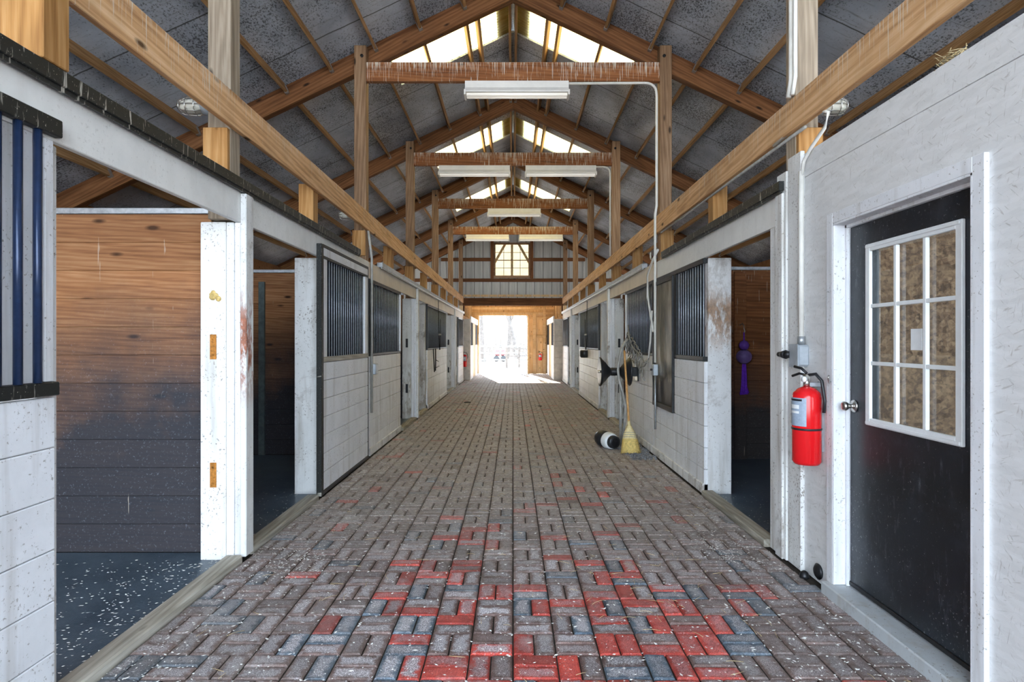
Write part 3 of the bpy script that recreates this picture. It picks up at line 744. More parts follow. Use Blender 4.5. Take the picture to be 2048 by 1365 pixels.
def scorched():
    g = G('stained_galvanized'); co = g.obj(); x, y, z = g.sep(co)
    n_ = g.noise(g.map(co, (5, 5, 1.3)), 1.0, 6, .65)
    c = g.ramp(n_, [(.28, (.03,.028,.022)), (.45, (.17,.15,.11)), (.6, (.36,.32,.25)), (.75, (.60,.57,.50))])
    b = g.noise(g.map(co, (4, 4, 2.5)), 1.0, 5, .7)
    lo = g.ramp(g.math('ADD', z, g.math('MULTIPLY', g.math('SUBTRACT', b, .5), .9)), [(.28, 1.0), (.42, 0.0)])
    c = g.mix(lo, c, (.022,.021,.022))
    return g.done(c, .45, .35, .4)
M['scorched'] = scorched()
right_front()

# near left sliding door, cut by the edge of the picture
def near_door():
    t = empty('sliding_stall_door', (-1.87, 1.85, 0), 'white near door with two thick navy bars at the left edge of the picture', 'stall door')
    build('lower_boards', planks(MB(), -1.895, -1.862, 1.25, 2.44, .03, 1.275, 6), M['white_board'], t)
    build('middle_rail', MB().box(-1.90, -1.845, 1.25, 2.445, 1.28, 1.335, .004), M['black_trim'], t)
    build('top_rail', MB().box(-1.868, -1.832, 1.25, 2.445, 2.325, 2.395, .004), M['black_trim'], t)
    build('back_panel', MB().box(-1.90, -1.882, 1.25, 2.44, 1.336, 2.314, 0), M['white'], t)
    build('stile', MB().box(-1.895, -1.868, 2.395, 2.44, 1.336, 2.314, .003), M['white'], t)
    bars(t, -1, 1.2635, 2.384, 1.336, 2.334, 12, 1.852, .0155, 'bar')
near_door()
build('door_jamb', MB().box(-2.06, -1.91, 2.40, 2.515, 0, 2.314, .006), M['white_dirty'], None, 'white door jamb at the near side of the first left opening', 'jamb', 'white stall door jambs')

# white door posts and jambs
def plate(t, x, y, z, m, lab=None, s=-1):
    mb = MB().box(x-.022, x+.022, y-.006, y, z-.085, z+.085, .003); mb.cyl((x, y-.009, z+.055), (x, y-.004, z+.055), .008, seg=8); mb.cyl((x, y-.009, z-.055), (x, y-.004, z-.055), .008, seg=8)
    build('strike_plate', mb, M[m], t, lab)
def door_post(s, k, label, wear='white_dirty'):
    f = F[k]; t = empty('door_post', (s*2.0, f+.12, 0), label, 'door post', 'white posts between stall doors')
    build('post_core', MB().box(s*1.962, s*2.135, f+.045, f+.195, 0, 2.314, .006), M['white_rot' if k else wear], t)
    build('jamb_board', MB().box(s*1.907, s*1.960, f+.05, f+.185, 0, 2.313, .004), M['white'], t)
    build('batten', MB().box(s*1.826, s*1.868, f+.055, f+.175, .02, 2.512, .006), M['white_red' if (s < 0 and k == 0) else wear], t)
    if s < 0 or k: 
        build('batten', MB().box(s*1.868, s*1.905, f+.055, f+.195, .02, 2.312, .004), M['white'], t)
    m = 'rust' if (k == 0) else 'dark_metal'
    plate(t, s*2.045, f+.045, 1.46, m, 'rusty orange strike plate' if k == 0 else None); plate(t, s*2.045, f+.045, .585, m, 'rusty orange strike plate' if k == 0 else None)
    return t
t = door_post(-1, 0, 'white worn door post with two rusty strike plates, left foreground')
fm = MB(); R = random.Random(3)
for i in range(7): fm.ball((-2.03+R.uniform(-.03, .03), F[0]+.05, 1.79+R.uniform(-.04, .04)), R.uniform(.012, .025), 8)
build('foam_patch', fm, M['foam'], t, 'yellow patch of dried foam')
door_post(-1, 2, 'dirty white door post with black plates beyond the left switch box')
door_post(-1, 4, 'brown-stained white door post on the far left')
door_post(1, 2, 'white door post behind the black hose reel, right')
door_post(1, 4, 'brown-stained white door post on the far right')
for s in (-1, 1):
    for y, txt in ((5.86, 'white jamb beside the sliding door, at the second left opening' if s < 0 else 'rust-stained white jamb beside the opening with the purple toy, right'), (13.0, 'dirty white jamb beyond the dark %s doorway, mid aisle' % SIDE[s]), (20.35, 'weathered jamb of the last %s doorway' % SIDE[s])):
        t = build('door_jamb', MB().box(s*1.907, s*2.135, y, y+.105, .0, 2.314, .006), M['white_rot' if y > 10 else 'white_rust' if s > 0 else 'white_dirty'], None, txt, 'jamb', 'white stall door jambs')
for s in (-1, 1):
    for y in (9.99, 16.96):
        build('door_jamb', MB().box(s*1.907, s*2.135, y+.005, y+.10, .0, 2.314, .006), M['white_dirty'], None, 'white jamb closing the %s barred front on the %s' % ('second' if y < 12 else 'third', SIDE[s]), 'jamb', 'white stall door jambs')

def threshold(s, y0, y1, txt):
    build('threshold_board', MB().box(s*1.842, s*1.955, y0, y1, -.02, .042, .008), M['sill'], None, txt, 'threshold', 'worn threshold boards')
threshold(-1, 1.5, 4.09, 'worn threshold board of the first left opening'); threshold(-1, 4.25, 5.70, 'worn threshold board of the second left opening')
threshold(1, 4.40, 5.87, 'worn threshold board of the opening with the purple toy')
for s in (-1, 1):
    threshold(s, 10.1, 11.49, 'threshold board of the third opening on the %s' % SIDE[s]); threshold(s, 11.72, 12.99, 'threshold board of the fourth opening on the %s' % SIDE[s])
    threshold(s, 17.07, 18.95, 'threshold board of the fifth opening on the %s' % SIDE[s]); threshold(s, 19.2, 20.34, 'threshold board of the last opening on the %s' % SIDE[s])

# stall partitions and mats
for s in (-1, 1):
    for k in range(0, 6):
        if s > 0 and k == 0: continue
        f = F[k] + .20 if k < 5 else F[k]-.06
        if k == 1: f = F[k] + (.14 if s < 0 else -.17)
        t = empty('stall_partition', (s*4.0, f, 0), ('brown plank wall of the near left stall, grey with grime below' if (s < 0 and k == 0) else 'dark plank wall behind the purple horse toy' if (s > 0 and k == 1) else 'orange-brown plank wall deep in the second left opening' if k == 1 else 'plank wall of the %s stall on the %s' % (['', '', 'third', 'fourth', 'fifth', 'last'][k], SIDE[s])), 'partition', 'plank walls between stalls')
        a = 2.14 if (k % 2 == 0) else 1.96
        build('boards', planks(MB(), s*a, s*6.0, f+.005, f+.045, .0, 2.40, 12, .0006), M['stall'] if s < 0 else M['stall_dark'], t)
        build('metal_cap', MB().box(s*a, s*6.0, f, f+.05, 2.402, 2.445, .004), M['galv'], t)
        if s > 0 and k == 1:
            build('upright_board', MB().box(2.80, 2.95, f-.03, f+.004, .0, 2.38, .004), M['stall_dark'], t)
        if s < 0 and k == 1:
            build('steel_channel', MB().box(-3.35, -3.27, f-.03, f+.004, .0, 2.28, .003), M['chan'] if 'chan' in M else M['dark_metal'], t)
    ys = [(.4, 4.24)] + [(F[k]+.26, F[k+1]+.10) for k in range(0, 5)]
    for i, (a, b) in enumerate(ys):
        if s > 0 and i == 0: continue
        x0, x1 = s*1.958, s*6.0
        y0, y1 = a, b
        build('rubber_mat', MB().box(x0, x1, y0, y1, -.012, .004, .002), M['rubber'], None, 'dark blue-grey rubber mat covering the %s stall floor on the %s' % (['near', 'second', 'third', 'fourth', 'fifth', 'last'][i] if s < 0 else ['', 'first', 'second', 'third', 'fourth', 'last'][i], SIDE[s]), 'mat', 'rubber stall mats')

# ------------------------------------------------------------------ right foreground: painted wall with the black door
DY0, DY1, DZ = 2.455, 3.53, 2.19
wall = MB(); X0, X1 = 1.90, 1.97
wall.box(X0, X1, -.2, DY0, 0, 2.565, 0); wall.box(X0, X1, DY1, 3.95, 0, 2.565, 0); wall.box(X0, X1, DY0, DY1, DZ, 2.565, 0)
wall.box(X0, X1, -.2, 4.05, 2.569, 2.722, .002); wall.box(X0+.01, X1, -.2, 3.95, 2.56, 2.572, 0)
build('wall_inner', wall, M['osb_white'], kind=STRUCT)
casing = MB()
casing.box(1.878, 1.90, DY0-.065, DY0, 0, DZ+.065, .003); casing.box(1.878, 1.90, DY1, DY1+.065, 0, DZ+.065, .003); casing.box(1.878, 1.90, DY0, DY1, DZ, DZ+.065, .003)
casing.box(1.879, 2.03, DY1-.012, DY1, .07, DZ, .002); casing.box(1.879, 2.03, DY0, DY0+.012, .07, DZ, .002); casing.box(1.879, 2.03, DY0, DY1, DZ-.012, DZ, .002)
casing.box(1.945, 1.965, DY1-.032, DY1-.012, .07, DZ-.012, .002); casing.box(1.945, 1.965, DY0, DY1-.012, DZ-.03, DZ-.012, .002)
build('trim_1', casing, M['white'], kind=STRUCT)
d = empty('door_1', (1.99, 3.0, .07), kind=STRUCT)
WY0, WY1, WZ0, WZ1 = 2.635, 3.295, 1.065, 2.005
slab = MB()
for (a, b, c_, e) in ((DY0+.014, WY0, .085, DZ-.014), (WY1, DY1-.034, .085, DZ-.03), (WY0, WY1, .085, WZ0), (WY0, WY1, WZ1, DZ-.03)): slab.box(1.968, 2.01, a, b, c_, e, 0)
build('door_slab', slab, M['door_black'], d)
fr = MB(); o_ = .028
fr.box(1.950, 1.968, WY0-o_, WY0+.012, WZ0-o_, WZ1+o_, .003); fr.box(1.950, 1.968, WY1-.012, WY1+o_, WZ0-o_, WZ1+o_, .003)
fr.box(1.950, 1.968, WY0+.012, WY1-.012, WZ0-o_, WZ0+.012, .003); fr.box(1.950, 1.968, WY0+.012, WY1-.012, WZ1-.012, WZ1+o_, .003)
fr.box(1.944, 1.952, WY0-o_+.008, WY1+o_-.008, WZ0-.022, WZ0-.006, .002); fr.box(1.944, 1.952, WY0-o_+.008, WY1+o_-.008, WZ1+.006, WZ1+.022, .002)
build('window_frame', fr, M['label_white'], d)
mu = MB()
for i in (1, 2):
    y = WY0 + (WY1-WY0)*i/3; mu.box(1.956, 1.976, y-.011, y+.011, WZ0+.012, WZ1-.012, .002)
    z = WZ0 + (WZ1-WZ0)*i/3; mu.box(1.957, 1.975, WY0+.012, WY1-.012, z-.010, z+.010, .002)
build('muntins', mu, M['label_white'], d)
build('pane', MB().box(1.982, 1.986, WY0, WY1, WZ0, WZ1, 0), M['glass'], d)
build('paper_note', MB().box(1.979, 1.9815, 2.905, 2.985, 1.455, 1.56, 0), M['label_white'], d, 'small pale note stuck on the glass')
kn = MB(); kn.lathe([(.036, 0), (.036, .008), (.02, .014), (.012, .018), (.012, .035), (.02, .042), (.027, .055), (.027, .066), (.017, .074)], (1.968, 3.455, 1.125), (-1, 0, 0), 20)
build('door_knob', kn, M['chrome'], d)
build('sweep', MB().box(1.96, 1.972, DY0+.014, DY1-.014, .078, .10, .002), M['dark_metal'], d)
build('trim_2', MB().box(1.838, 2.03, DY0-.05, DY1+.055, -.012, .068, .006), M['sill_white'] if 'sill_white' in M else M['white_dirty'], kind=STRUCT)
# boards at the far end of the painted wall
cb = MB(); cb.box(1.872, 1.90, 3.905, 4.09, 0, 2.74, .004); cb.box(1.862, 1.90, 4.092, 4.235, 0, 2.66, .004); cb.box(1.845, 1.862, 4.12, 4.225, .0, 2.52, .004)
cb.box(1.868, 2.02, 4.237, 4.36, 0, 2.314, .004)
build('trim_3', cb, M['white_dirty'], kind=STRUCT)
# tack room behind the door
build('wall_back', MB().box(1.98, 6.0, 3.955, 4.02, 0, 2.70, 0), M['osb_raw'], kind=STRUCT)
build('floor', MB().box(1.98, 5.9, -.2, 3.95, -.012, .01, 0), M['rubber'], kind=STRUCT).name = 'floor_inner'
# ------------------------------------------------------------------ far gable of ribbed steel with its window
GY = 23.03
WX0, WX1, WB, WT = -.72, .64, 3.97, 5.25
def gable():
    mb = MB(); xs = [-6.2 + .33*i for i in range(39)]
    cuts = sorted(set([round(x, 4) for x in xs if -6.1 < x < 6.1] + [WX0, WX1, 0.0, -6.1, 6.1, -1.93, 1.93]))
    for a, b in zip(cuts[:-1], cuts[1:]):
        zb = 3.13 if abs((a+b)/2) < 1.93 else 0
        def prism(z0, za, zb_): mb.add([(a, GY, z0), (b, GY, z0), (b, GY, zb_), (a, GY, za), (a, GY+.02, z0), (b, GY+.02, z0), (b, GY+.02, zb_), (a, GY+.02, za)], [(0,1,2,3), (7,6,5,4), (0,4,5,1), (1,5,6,2), (2,6,7,3), (3,7,4,0)], .5)
        if WX0 <= a and b <= WX1: prism(zb, WB, WB); prism(WT, zdeck(a), zdeck(b))
        else: prism(zb, zdeck(a), zdeck(b))
    for x in xs:
        if abs(x) > 6: continue
        zb = 3.13 if abs(x) < 1.93 else 0
        segs = [(zb, WB), (WT, zdeck(x)-.02)] if WX0 < x < WX1 else [(zb, zdeck(x)-.02)]
        for a, b in segs:
            mb.box(x-.018, x+.018, GY-.032, GY, a, b, .008)
            for dx in (.11, .22):
                if not (WX0 < x+dx < WX1): mb.box(x+dx-.006, x+dx+.006, GY-.006, GY, a, min(b, zdeck(x+dx)-.02), 0)
    build('wall_end', mb, M['clad'], kind=STRUCT)
gable()
for z, n_ in ((4.62, 'upper'), (3.83, 'lower')):
    xe = (6.0 - z - .07)/SL
    for a, b, q in (((-min(xe, 5.9)), -.84, 'left'), (.76, min(xe, 5.9), 'right')) if z > 4 else ((-4.4, 4.4, ''),):
        beam('girt', (a, GY-.056, z), (b, GY-.056, z), .04, .13, M['rafter'], ('%s horizontal brown girt on the steel gable, %s of the window' % (n_, q)) if q else 'lower horizontal brown girt on the steel gable, below the window', 'girt', 'girts on the far gable')
for x, q in ((-.80, 'left'), (.72, 'right')):
    beam('stud', (x, GY-.056, 3.90), (x, GY-.056, 5.62), .12, .05, M['rafter'], 'upright brown stud at the %s of the gable window' % q, 'stud', 'studs of the gable window', up=(0, 1, 0))
beam('gable_beam', (-1.905, 22.78, 2.985), (1.905, 22.78, 2.985), .10, .29, M['rafter'], 'wide brown beam under the steel gable at the end of the aisle', 'beam')
wi = empty('window_1', (-.04, GY, WB), kind=STRUCT)
fr = MB(); e = .05
fr.box(WX0-.02, WX0+e, GY-.05, GY+.03, WB-.02, WT+.02, .004); fr.box(WX1-e, WX1+.02, GY-.05, GY+.03, WB-.02, WT+.02, .004); fr.box(WX0, WX1, GY-.05, GY+.03, WT-e, WT+.02, .004); fr.box(WX0-.03, WX1+.03, GY-.07, GY+.03, WB-.05, WB+.04, .004)
build('frame', fr, M['post'], wi)
mu = MB()
for i in (1, 3): x = WX0+e + (WX1-WX0-2*e)*i/4; mu.box(x-.009, x+.009, GY-.02, GY, WB, WT-e, 0)
for i in (1, 2, 3): z = WB+.03 + (WT-e-WB-.03)*i/4; mu.box(WX0+e, WX1-e, GY-.02-(.01 if i == 2 else 0), GY, z-.009-(.008 if i == 2 else 0), z+.009+(.008 if i == 2 else 0), 0)
build('muntins', mu, M['post'], wi)
build('pane', MB().box(WX0+e, WX1-e, GY+.004, GY+.008, WB, WT-e, 0), M['glass'], wi)
br = MB(); br.box(-.085, .005, GY+.04, GY+.08, WB, WT, 0)
for s in (-1, 1):
    a, b = Vector((-.04+s*.25, 0, WT)), Vector((-.04+s*.66, 0, WB+.55)); dv = (b-a).normalized(); n_ = Vector((-dv.z, 0, dv.x))*.045
    q = []
    for p in (a-n_, a+n_, b+n_, b-n_):
        q += [(p.x, GY+.04, p.z), (p.x, GY+.08, p.z)]
    br.add(q, [(0,2,4,6), (7,5,3,1), (0,1,3,2), (2,3,5,4), (4,5,7,6), (6,7,1,0)])
build('brace', br, M['yellow_wood'], wi)
build('cream_panel', MB().add([(WX0-.1, GY+.14, WB-.1), (WX1+.1, GY+.14, WB-.1), (WX1+.1, GY+.14, WT+.1), (WX0-.1, GY+.14, WT+.1)], [(0,1,2,3)], .5), M['cream_sheet'], wi)

# ------------------------------------------------------------------ entry bay beyond the gable
EY0, EY1 = 22.95, 27.5
mb = MB()
for s in (-1, 1):
    mb.box(s*1.93, s*2.05, EY0, EY1, 0, 3.2, 0)
build('wall_entry', mb, M['yellow_wood'], kind=STRUCT)
build('ceiling_entry', MB().box(-2.05, 2.05, EY0+.05, EY1+.1, 3.2, 3.28, 0), M['yellow_wood'], kind=STRUCT)
mb = MB()
mb.box(-2.0, 2.0, EY1, EY1+.08, 2.66, 3.2, 0); mb.box(.68, 2.0, EY1+.04, EY1+.08, 0, 2.66, 0); mb.box(-2.0, -1.56, EY1, EY1+.08, 0, 2.66, 0)
build('wall_entry', mb, M['yellow_wood'], kind=STRUCT)
mb = MB(); mb.box(.66, .75, EY1-.05, EY1+.02, 0, 2.66, .004)
build('trim_4', mb, M['yellow_wood'], kind=STRUCT)
for x, q in ((.98, 'pale upright post of the far doorway wall'), (1.44, 'orange upright stud in the corner of the far doorway wall')):
    beam('wall_stud', (x, EY1-.02, 0), (x, EY1-.02, 2.75 if x < 1.2 else 3.15), .10, .14, M['yellow_wood'], q, 'stud', up=(1, 0, 0))
for z, q in ((1.72, 'upper'), (.92, 'lower'), (2.55, 'topmost')):
    beam('wall_girt', (.76, EY1+.01, z), (1.9, EY1+.01, z), .05, .09, M['yellow_wood'], '%s horizontal board on the far doorway wall' % q, 'girt', 'boards on the far doorway wall')
for z, q in ((3.0, 'upper'), (2.76, 'lower')):
    beam('lintel_board', (-1.9, EY1-.04, z), (1.9, EY1-.04, z), .05, .12, M['yellow_wood'], '%s orange board above the bright far doorway' % q, 'lintel')
for s in (-1, 1):
    inner = 1.63 if s < 0 else 1.56
    mb = MB(); n = 11; hh = 2.34/n
    for i in range(n): mb.box(s*inner, s*1.925, 22.90, 23.12, i*hh+.004, (i+1)*hh-.004, .006)
    mb.box(s*(inner+.01), s*1.92, 22.91, 23.11, 0, 2.34, 0)
    build('block_column', mb, M['block'], None, 'narrow grey painted block column at the end of the aisle, %s' % SIDE[s], 'column', 'block columns')
    xi = inner+.0
    t = empty('entry_stall_front', (s*(xi+.03), 25.2, 0), 'sunlit white stall front inside the far entry, %s' % SIDE[s], 'stall front', 'stall fronts inside the far entry')
    for a, b in ((23.13, 24.5), (26.0, 27.48)):
        build('lower_boards', planks(MB(), s*xi, s*(xi+.05), a, b, 0, 1.33, 6), M['white_board'], t)
        build('bars', MB().box(s*(xi+.01), s*(xi+.04), a, b, 1.335, 2.22, .003), M['backing'], t)
    build('header', MB().box(s*(xi-.02), s*(xi+.03), 23.13, 27.48, 2.225, 2.46, .004), M['header'], t)
    mb = MB(); mb.box(s*xi, s*(xi+.05), 24.51, 24.6, 0, 2.22, .004); mb.box(s*xi, s*(xi+.05), 25.9, 25.99, 0, 2.22, .004); mb.box(s*(xi+.02), s*(xi+.05), 24.61, 25.89, 0, 2.22, .004)
    build('door', mb, M['yellow_wood'], t, 'orange wooden door with posts')
    for i in range(6):
        y = 23.2 + i*.85
        beam('wall_stud', (s*1.90, y, 2.48), (s*1.90, y, 3.18), .09, .05, M['yellow_wood'] if i else M['rafter'], 'short stud above the %s entry stall front, %s from the aisle' % (SIDE[s], ['first', 'second', 'third', 'fourth', 'fifth', 'sixth'][i]), 'stud', 'studs over the entry stalls', up=(1, 0, 0))

# ------------------------------------------------------------------ lights under the cross beams, conduits, caged lamps
def fixture(k, x0, x1, label):
    y = F[k] + .0; z1 = 4.868
    t = empty('fluorescent_light', ((x0+x1)/2, y, z1-.17), label, 'light fixture', 'fluorescent fixtures under the cross beams')
    mb = MB()
    q = [(-.10, 0), (-.10, .02), (-.055, .075), (-.055, .16), (.055, .16), (.055, .075), (.10, .02), (.10, 0)]
    n = len(q); v = [(x, y+.02+a, z1-.165+b) for x in (x0, x1) for a, b in q]
    mb.add(v, [tuple(range(n)), tuple(range(2*n-1, n-1, -1))] + [(i, (i+1) % n, n+(i+1) % n, n+i) for i in range(n)])
    build('housing', mb, M['light_house'], t)
    tb = MB()
    for dy in (-.045, .045): tb.cyl((x0+.02, y+.02+dy, z1-.178), (x1-.02, y+.02+dy, z1-.178), .019, seg=12)
    build('tubes', tb, M['tube'], t)
    for x in (x0, x1): build('end_cap', MB().box(x-.012, x+.012, y+.02-.102, y+.02+.102, z1-.20, z1-.13, .004), M['light_house'], t)
fixture(1, -.62, .72, 'long white fluorescent light under the nearest cross beam')
fixture(2, -1.42, -.06, 'left one of the two fluorescent lights under the second cross beam')
fixture(2, .24, 1.59, 'right one of the two fluorescent lights under the second cross beam')
fixture(3, -.64, .70, 'single fluorescent light under the third cross beam')
fixture(4, -1.48, -.13, 'left one of the two fluorescent lights under the farthest cross beam')
fixture(4, .20, 1.57, 'right one of the two fluorescent lights under the farthest cross beam')
# conduit from the nearest fixture along the beam and down the right post to the switch box by the hatch
def bend(a, b, c, r, n=6):
    a, b, c = Vector(a), Vector(b), Vector(c); p = b + (a-b).normalized()*r; q = b + (c-b).normalized()*r
    return [p*(1-t)**2 + b*2*t*(1-t) + q*t*t for t in [i/n for i in range(n+1)]]
y1 = F[1]+.01
pts = [(.70, y1, 4.845)] + bend((.70, y1, 4.845), (1.86, y1-.02, 4.845), (1.86, y1-.02, 3.2), .16) + [(1.86, y1-.02, 3.25), (1.838, y1-.03, 3.14), (1.838, y1-.03, 2.60), (1.838, y1-.03, 1.22)]
t = empty('electrical_conduit', (1.85, y1, .3), 'white electrical conduit dropping down the right post to a grey switch box', 'conduit')
build('pipe', MB().tube(pts, .017, 8), M['conduit'], t)
build('lower_pipe', MB().tube([(1.84, y1-.03, 1.06), (1.84, y1-.03, .36)], .014, 8), M['galv'], t)
sb = MB().box(1.80, 1.865, y1-.09, y1+.03, 1.055, 1.20, .008); build('switch_box', sb, M['grey_box'], t)
build('knob', MB().cyl((1.80, y1-.03, 1.13), (1.775, y1-.03, 1.13), .014), M['dark_metal'], t)
y2 = F[2]+.01
pts = [(1.58, y2, 4.845)] + bend((1.58, y2, 4.845), (1.865, y2, 4.845), (1.865, y2, 3.2), .14) + [(1.865, y2, 3.13)]
tag(build('electrical_conduit', MB().tube(pts, .016, 8), M['conduit']), 'white conduit bending from the second cross beam down the right post', 'conduit')
t = empty('electrical_conduit', (-1.85, 7.84, .4), 'grey conduit with a switch box running down the left stall front beside the sliding door', 'conduit')
build('pipe', MB().tube([(-1.885, 7.80, 2.95), (-1.86, 7.84, 2.70), (-1.85, 7.86, 2.58), (-1.85, 7.86, .56)], .017, 8), M['grey_pipe'], t)
build('switch_box', MB().box(-1.865, -1.795, 7.86, 8.0, 1.06, 1.20, .008), M['grey_box'], t)
build('bracket', MB().box(-1.86, -1.79, 7.89, 7.905, 1.52, 1.535, 0).box(-1.86, -1.845, 7.9, 7.93, 1.30, 1.53, 0), M['dark_metal'], t)
# right foreground conduit and switch box on the painted wall
t = empty('electrical_conduit', (1.88, 3.92, 1.3), 'white conduit with a grey switch box above the red extinguisher', 'conduit')
pts = [(1.93, 4.03, 5.2), (1.86, 3.99, 5.1), (1.86, 3.99, 3.28), (1.83, 3.98, 3.16), (1.84, 3.9, 3.02), (1.895, 3.60, 2.86), (1.90, 3.62, 2.74)]
build('upper_pipe', MB().tube([(1.865, 4.02, 5.3), (1.865, 4.02, 3.25), (1.845, 4.02, 3.13)], .017, 8), M['conduit'], t)
build('upper_pipe', MB().tube([(1.868, 3.97, 5.3), (1.868, 3.97, 3.25), (1.848, 3.97, 3.13)], .014, 8), M['conduit'], t)
build('loop_cable', MB().tube([(1.87, 4.3, 2.90), (1.885, 3.95, 2.93), (1.90, 3.72, 2.94), (1.905, 3.62, 2.88), (1.90, 3.66, 2.80), (1.885, 3.80, 2.72), (1.872, 3.86, 2.66), (1.866, 3.885, 2.55)], .012, 8), M['conduit'], t)
build('pipe', MB().tube([(1.866, 3.885, 2.6), (1.866, 3.885, 1.48)], .017, 8), M['conduit'], t)
build('rail_conduit', MB().tube([(1.90, 3.9, 2.893), (1.90, 7.7, 2.893)], .012, 8), M['grey_pipe'], t)
build('connector', MB().cyl((1.866, 3.885, 1.475), (1.866, 3.885, 1.53), .024, seg=10), M['galv'], t)
build('switch_box', MB().box(1.825, 1.90, 3.84, 3.955, 1.335, 1.475, .012), M['grey_box'], t)
build('cover_plate', MB().box(1.820, 1.826, 3.835, 3.96, 1.33, 1.48, .002), M['grey_box'], t)
build('knob', MB().cyl((1.822, 3.95, 1.41), (1.81, 3.99, 1.41), .022).cyl((1.812, 3.985, 1.41), (1.80, 4.03, 1.41), .03, .02).cyl((1.80, 4.03, 1.41), (1.795, 4.055, 1.41), .016), M['dark_metal'], t)

def cage_lamp(s, k, label):
    y = F[k]+.04; z = 3.10 if k == 0 else 3.14; x = s*2.059
    t = empty('caged_lamp', (x, y, z-.07), label, 'lamp', 'caged lamps on the roof posts')
    build('base', MB().lathe([(.055, 0), (.06, .03), (.05, .055)], (x, y, z), (s, 0, 0), 16), M['grey_box'], t)
    build('globe', MB().lathe([(.046, .05), (.05, .10), (.048, .16), (.036, .195), (.012, .212)], (x, y, z), (s, 0, 0), 16), M['jar'], t)
    c = MB()
    for i in range(8):
        a = 2*math.pi*i/8
        c.tube([(x+s*h, y+r*math.cos(a), z+r*math.sin(a)) for h, r in ((.05, .058), (.10, .062), (.17, .058), (.21, .04), (.228, .012))], .0035, 5)
    for h, r in ((.09, .062), (.15, .061), (.20, .046)):
        c.tube([(x+s*h, y+r*math.cos(2*math.pi*i/20), z+r*math.sin(2*math.pi*i/20)) for i in range(21)], .0035, 5)
    build('wire_cage', c, M['chrome'], t)
g = G('jelly_jar_glass'); M['jar'] = g.done((.62,.60,.52), .08, 0, .6)
cage_lamp(-1, 0, 'glass caged lamp on the nearest left roof post'); cage_lamp(-1, 1, 'glass caged lamp on the second left roof post'); cage_lamp(1, 0, 'glass caged lamp on the nearest right roof post')

# ------------------------------------------------------------------ fire extinguishers
def extinguisher(x, y, z, r, h, label, ax):
    """stands at base point; ax: direction the label faces"""
    t = empty('fire_extinguisher', (x, y, z), label, 'fire extinguisher', None)
    build('cylinder', MB().lathe([(r*.86, 0), (r, .018), (r, h*.86), (r*.93, h*.92), (r*.6, h*.975), (r*.28, h)], (x, y, z), seg=32), M['red'], t)
    a0 = math.atan2(ax[1], ax[0]); q = []; f = []
    n = 14
    def wrap(aa, bb, z0, z1, rr):
        v = []
        for i in range(n+1):
            a = aa + (bb-aa)*i/n
            for R_ in (rr, rr+.0012):
                for zz in (z0, z1): v.append((x+R_*math.cos(a), y+R_*math.sin(a), zz))
        fs = []
        for i in range(n):
            b = i*4; fs += [(b+2, b+3, b+7, b+6), (b, b+4, b+5, b+1), (b+1, b+5, b+7, b+3), (b, b+2, b+6, b+4)]
        fs += [(0, 1, 3, 2), (n*4, n*4+2, n*4+3, n*4+1)]
        return MB().add(v, fs, .5, False)
    lb = build('label', wrap(a0-1.35, a0+.6, z+h*.50, z+h*.86, r+.0004), M['label_blue'], t, 'grey-blue instruction label')
    for (u0, u1, w0, w1) in ((-.75, .1, .72, .77), (-.75, .1, .66, .69), (-1.25, .3, .82, .845), (-1.25, -.85, .52, .80)):
        build('print', wrap(a0+u0, a0+u1, z+h*w0, z+h*w1, r+.0018), M['label_white'] if u0 > -1 else M['dark_metal'], lb)
    build('band', MB().lathe([(r+.001, h*.445), (r+.004, h*.448), (r+.004, h*.47), (r+.001, h*.473)], (x, y, z), seg=32), M['black_plastic'], t)
    build('valve', MB().cyl((x, y, z+h*.99), (x, y, z+h+.05), r*.25).box(x-.016, x+.016, y-.02, y+.02, z+h+.03, z+h+.075, .004), M['chrome'], t)
    g_ = Vector((ax[0], ax[1], 0)).normalized()
    build('gauge', MB().cyl((x+g_.x*.018, y+g_.y*.018, z+h+.045), (x+g_.x*.032, y+g_.y*.032, z+h+.045), .018), M['label_white'], t)
    p = Vector((-g_.y, g_.x, 0))
    lev = MB(); c0 = Vector((x, y, z+h+.07))
    lev.tube([c0, c0 - p*.05 + Vector((0, 0, .008)), c0 - p*.10 + Vector((0, 0, -.01))], .008, 6)
    lev.tube([c0 + Vector((0, 0, .012)), c0 - p*.035 + Vector((0, 0, .04)), c0 - p*.085 + Vector((0, 0, .05))], .009, 6)
    build('handle', lev, M['dark_metal'], t)
    build('hose', MB().tube([c0 + p*.01, c0 + p*.06 + Vector((0,0,.01)), c0 + p*.10 + Vector((0,0,-.03)), c0 + p*(r+.035) + Vector((0,0,-.15)), c0 + p*(r+.03) + Vector((0,0,-.22))], .010, 8), M['black_plastic'], t)
    return t
t = extinguisher(1.806, 3.69, .745, .083, .475, 'red fire extinguisher hanging on the white wall beside the black door', (-1, -.55))
build('bracket', MB().box(1.885, 1.90, 3.66, 3.72, .82, 1.25, .003).box(1.82, 1.89, 3.675, 3.705, 1.22, 1.245, .002), M['grey_box'], t)
extinguisher(-1.84, 22.79, .52, .085, .46, 'red fire extinguisher in front of the left block column, far end', (.3, -1))
extinguisher(1.24, 27.30, .62, .08, .30, 'small red fire extinguisher on the sunlit far doorway wall', (0, -1))
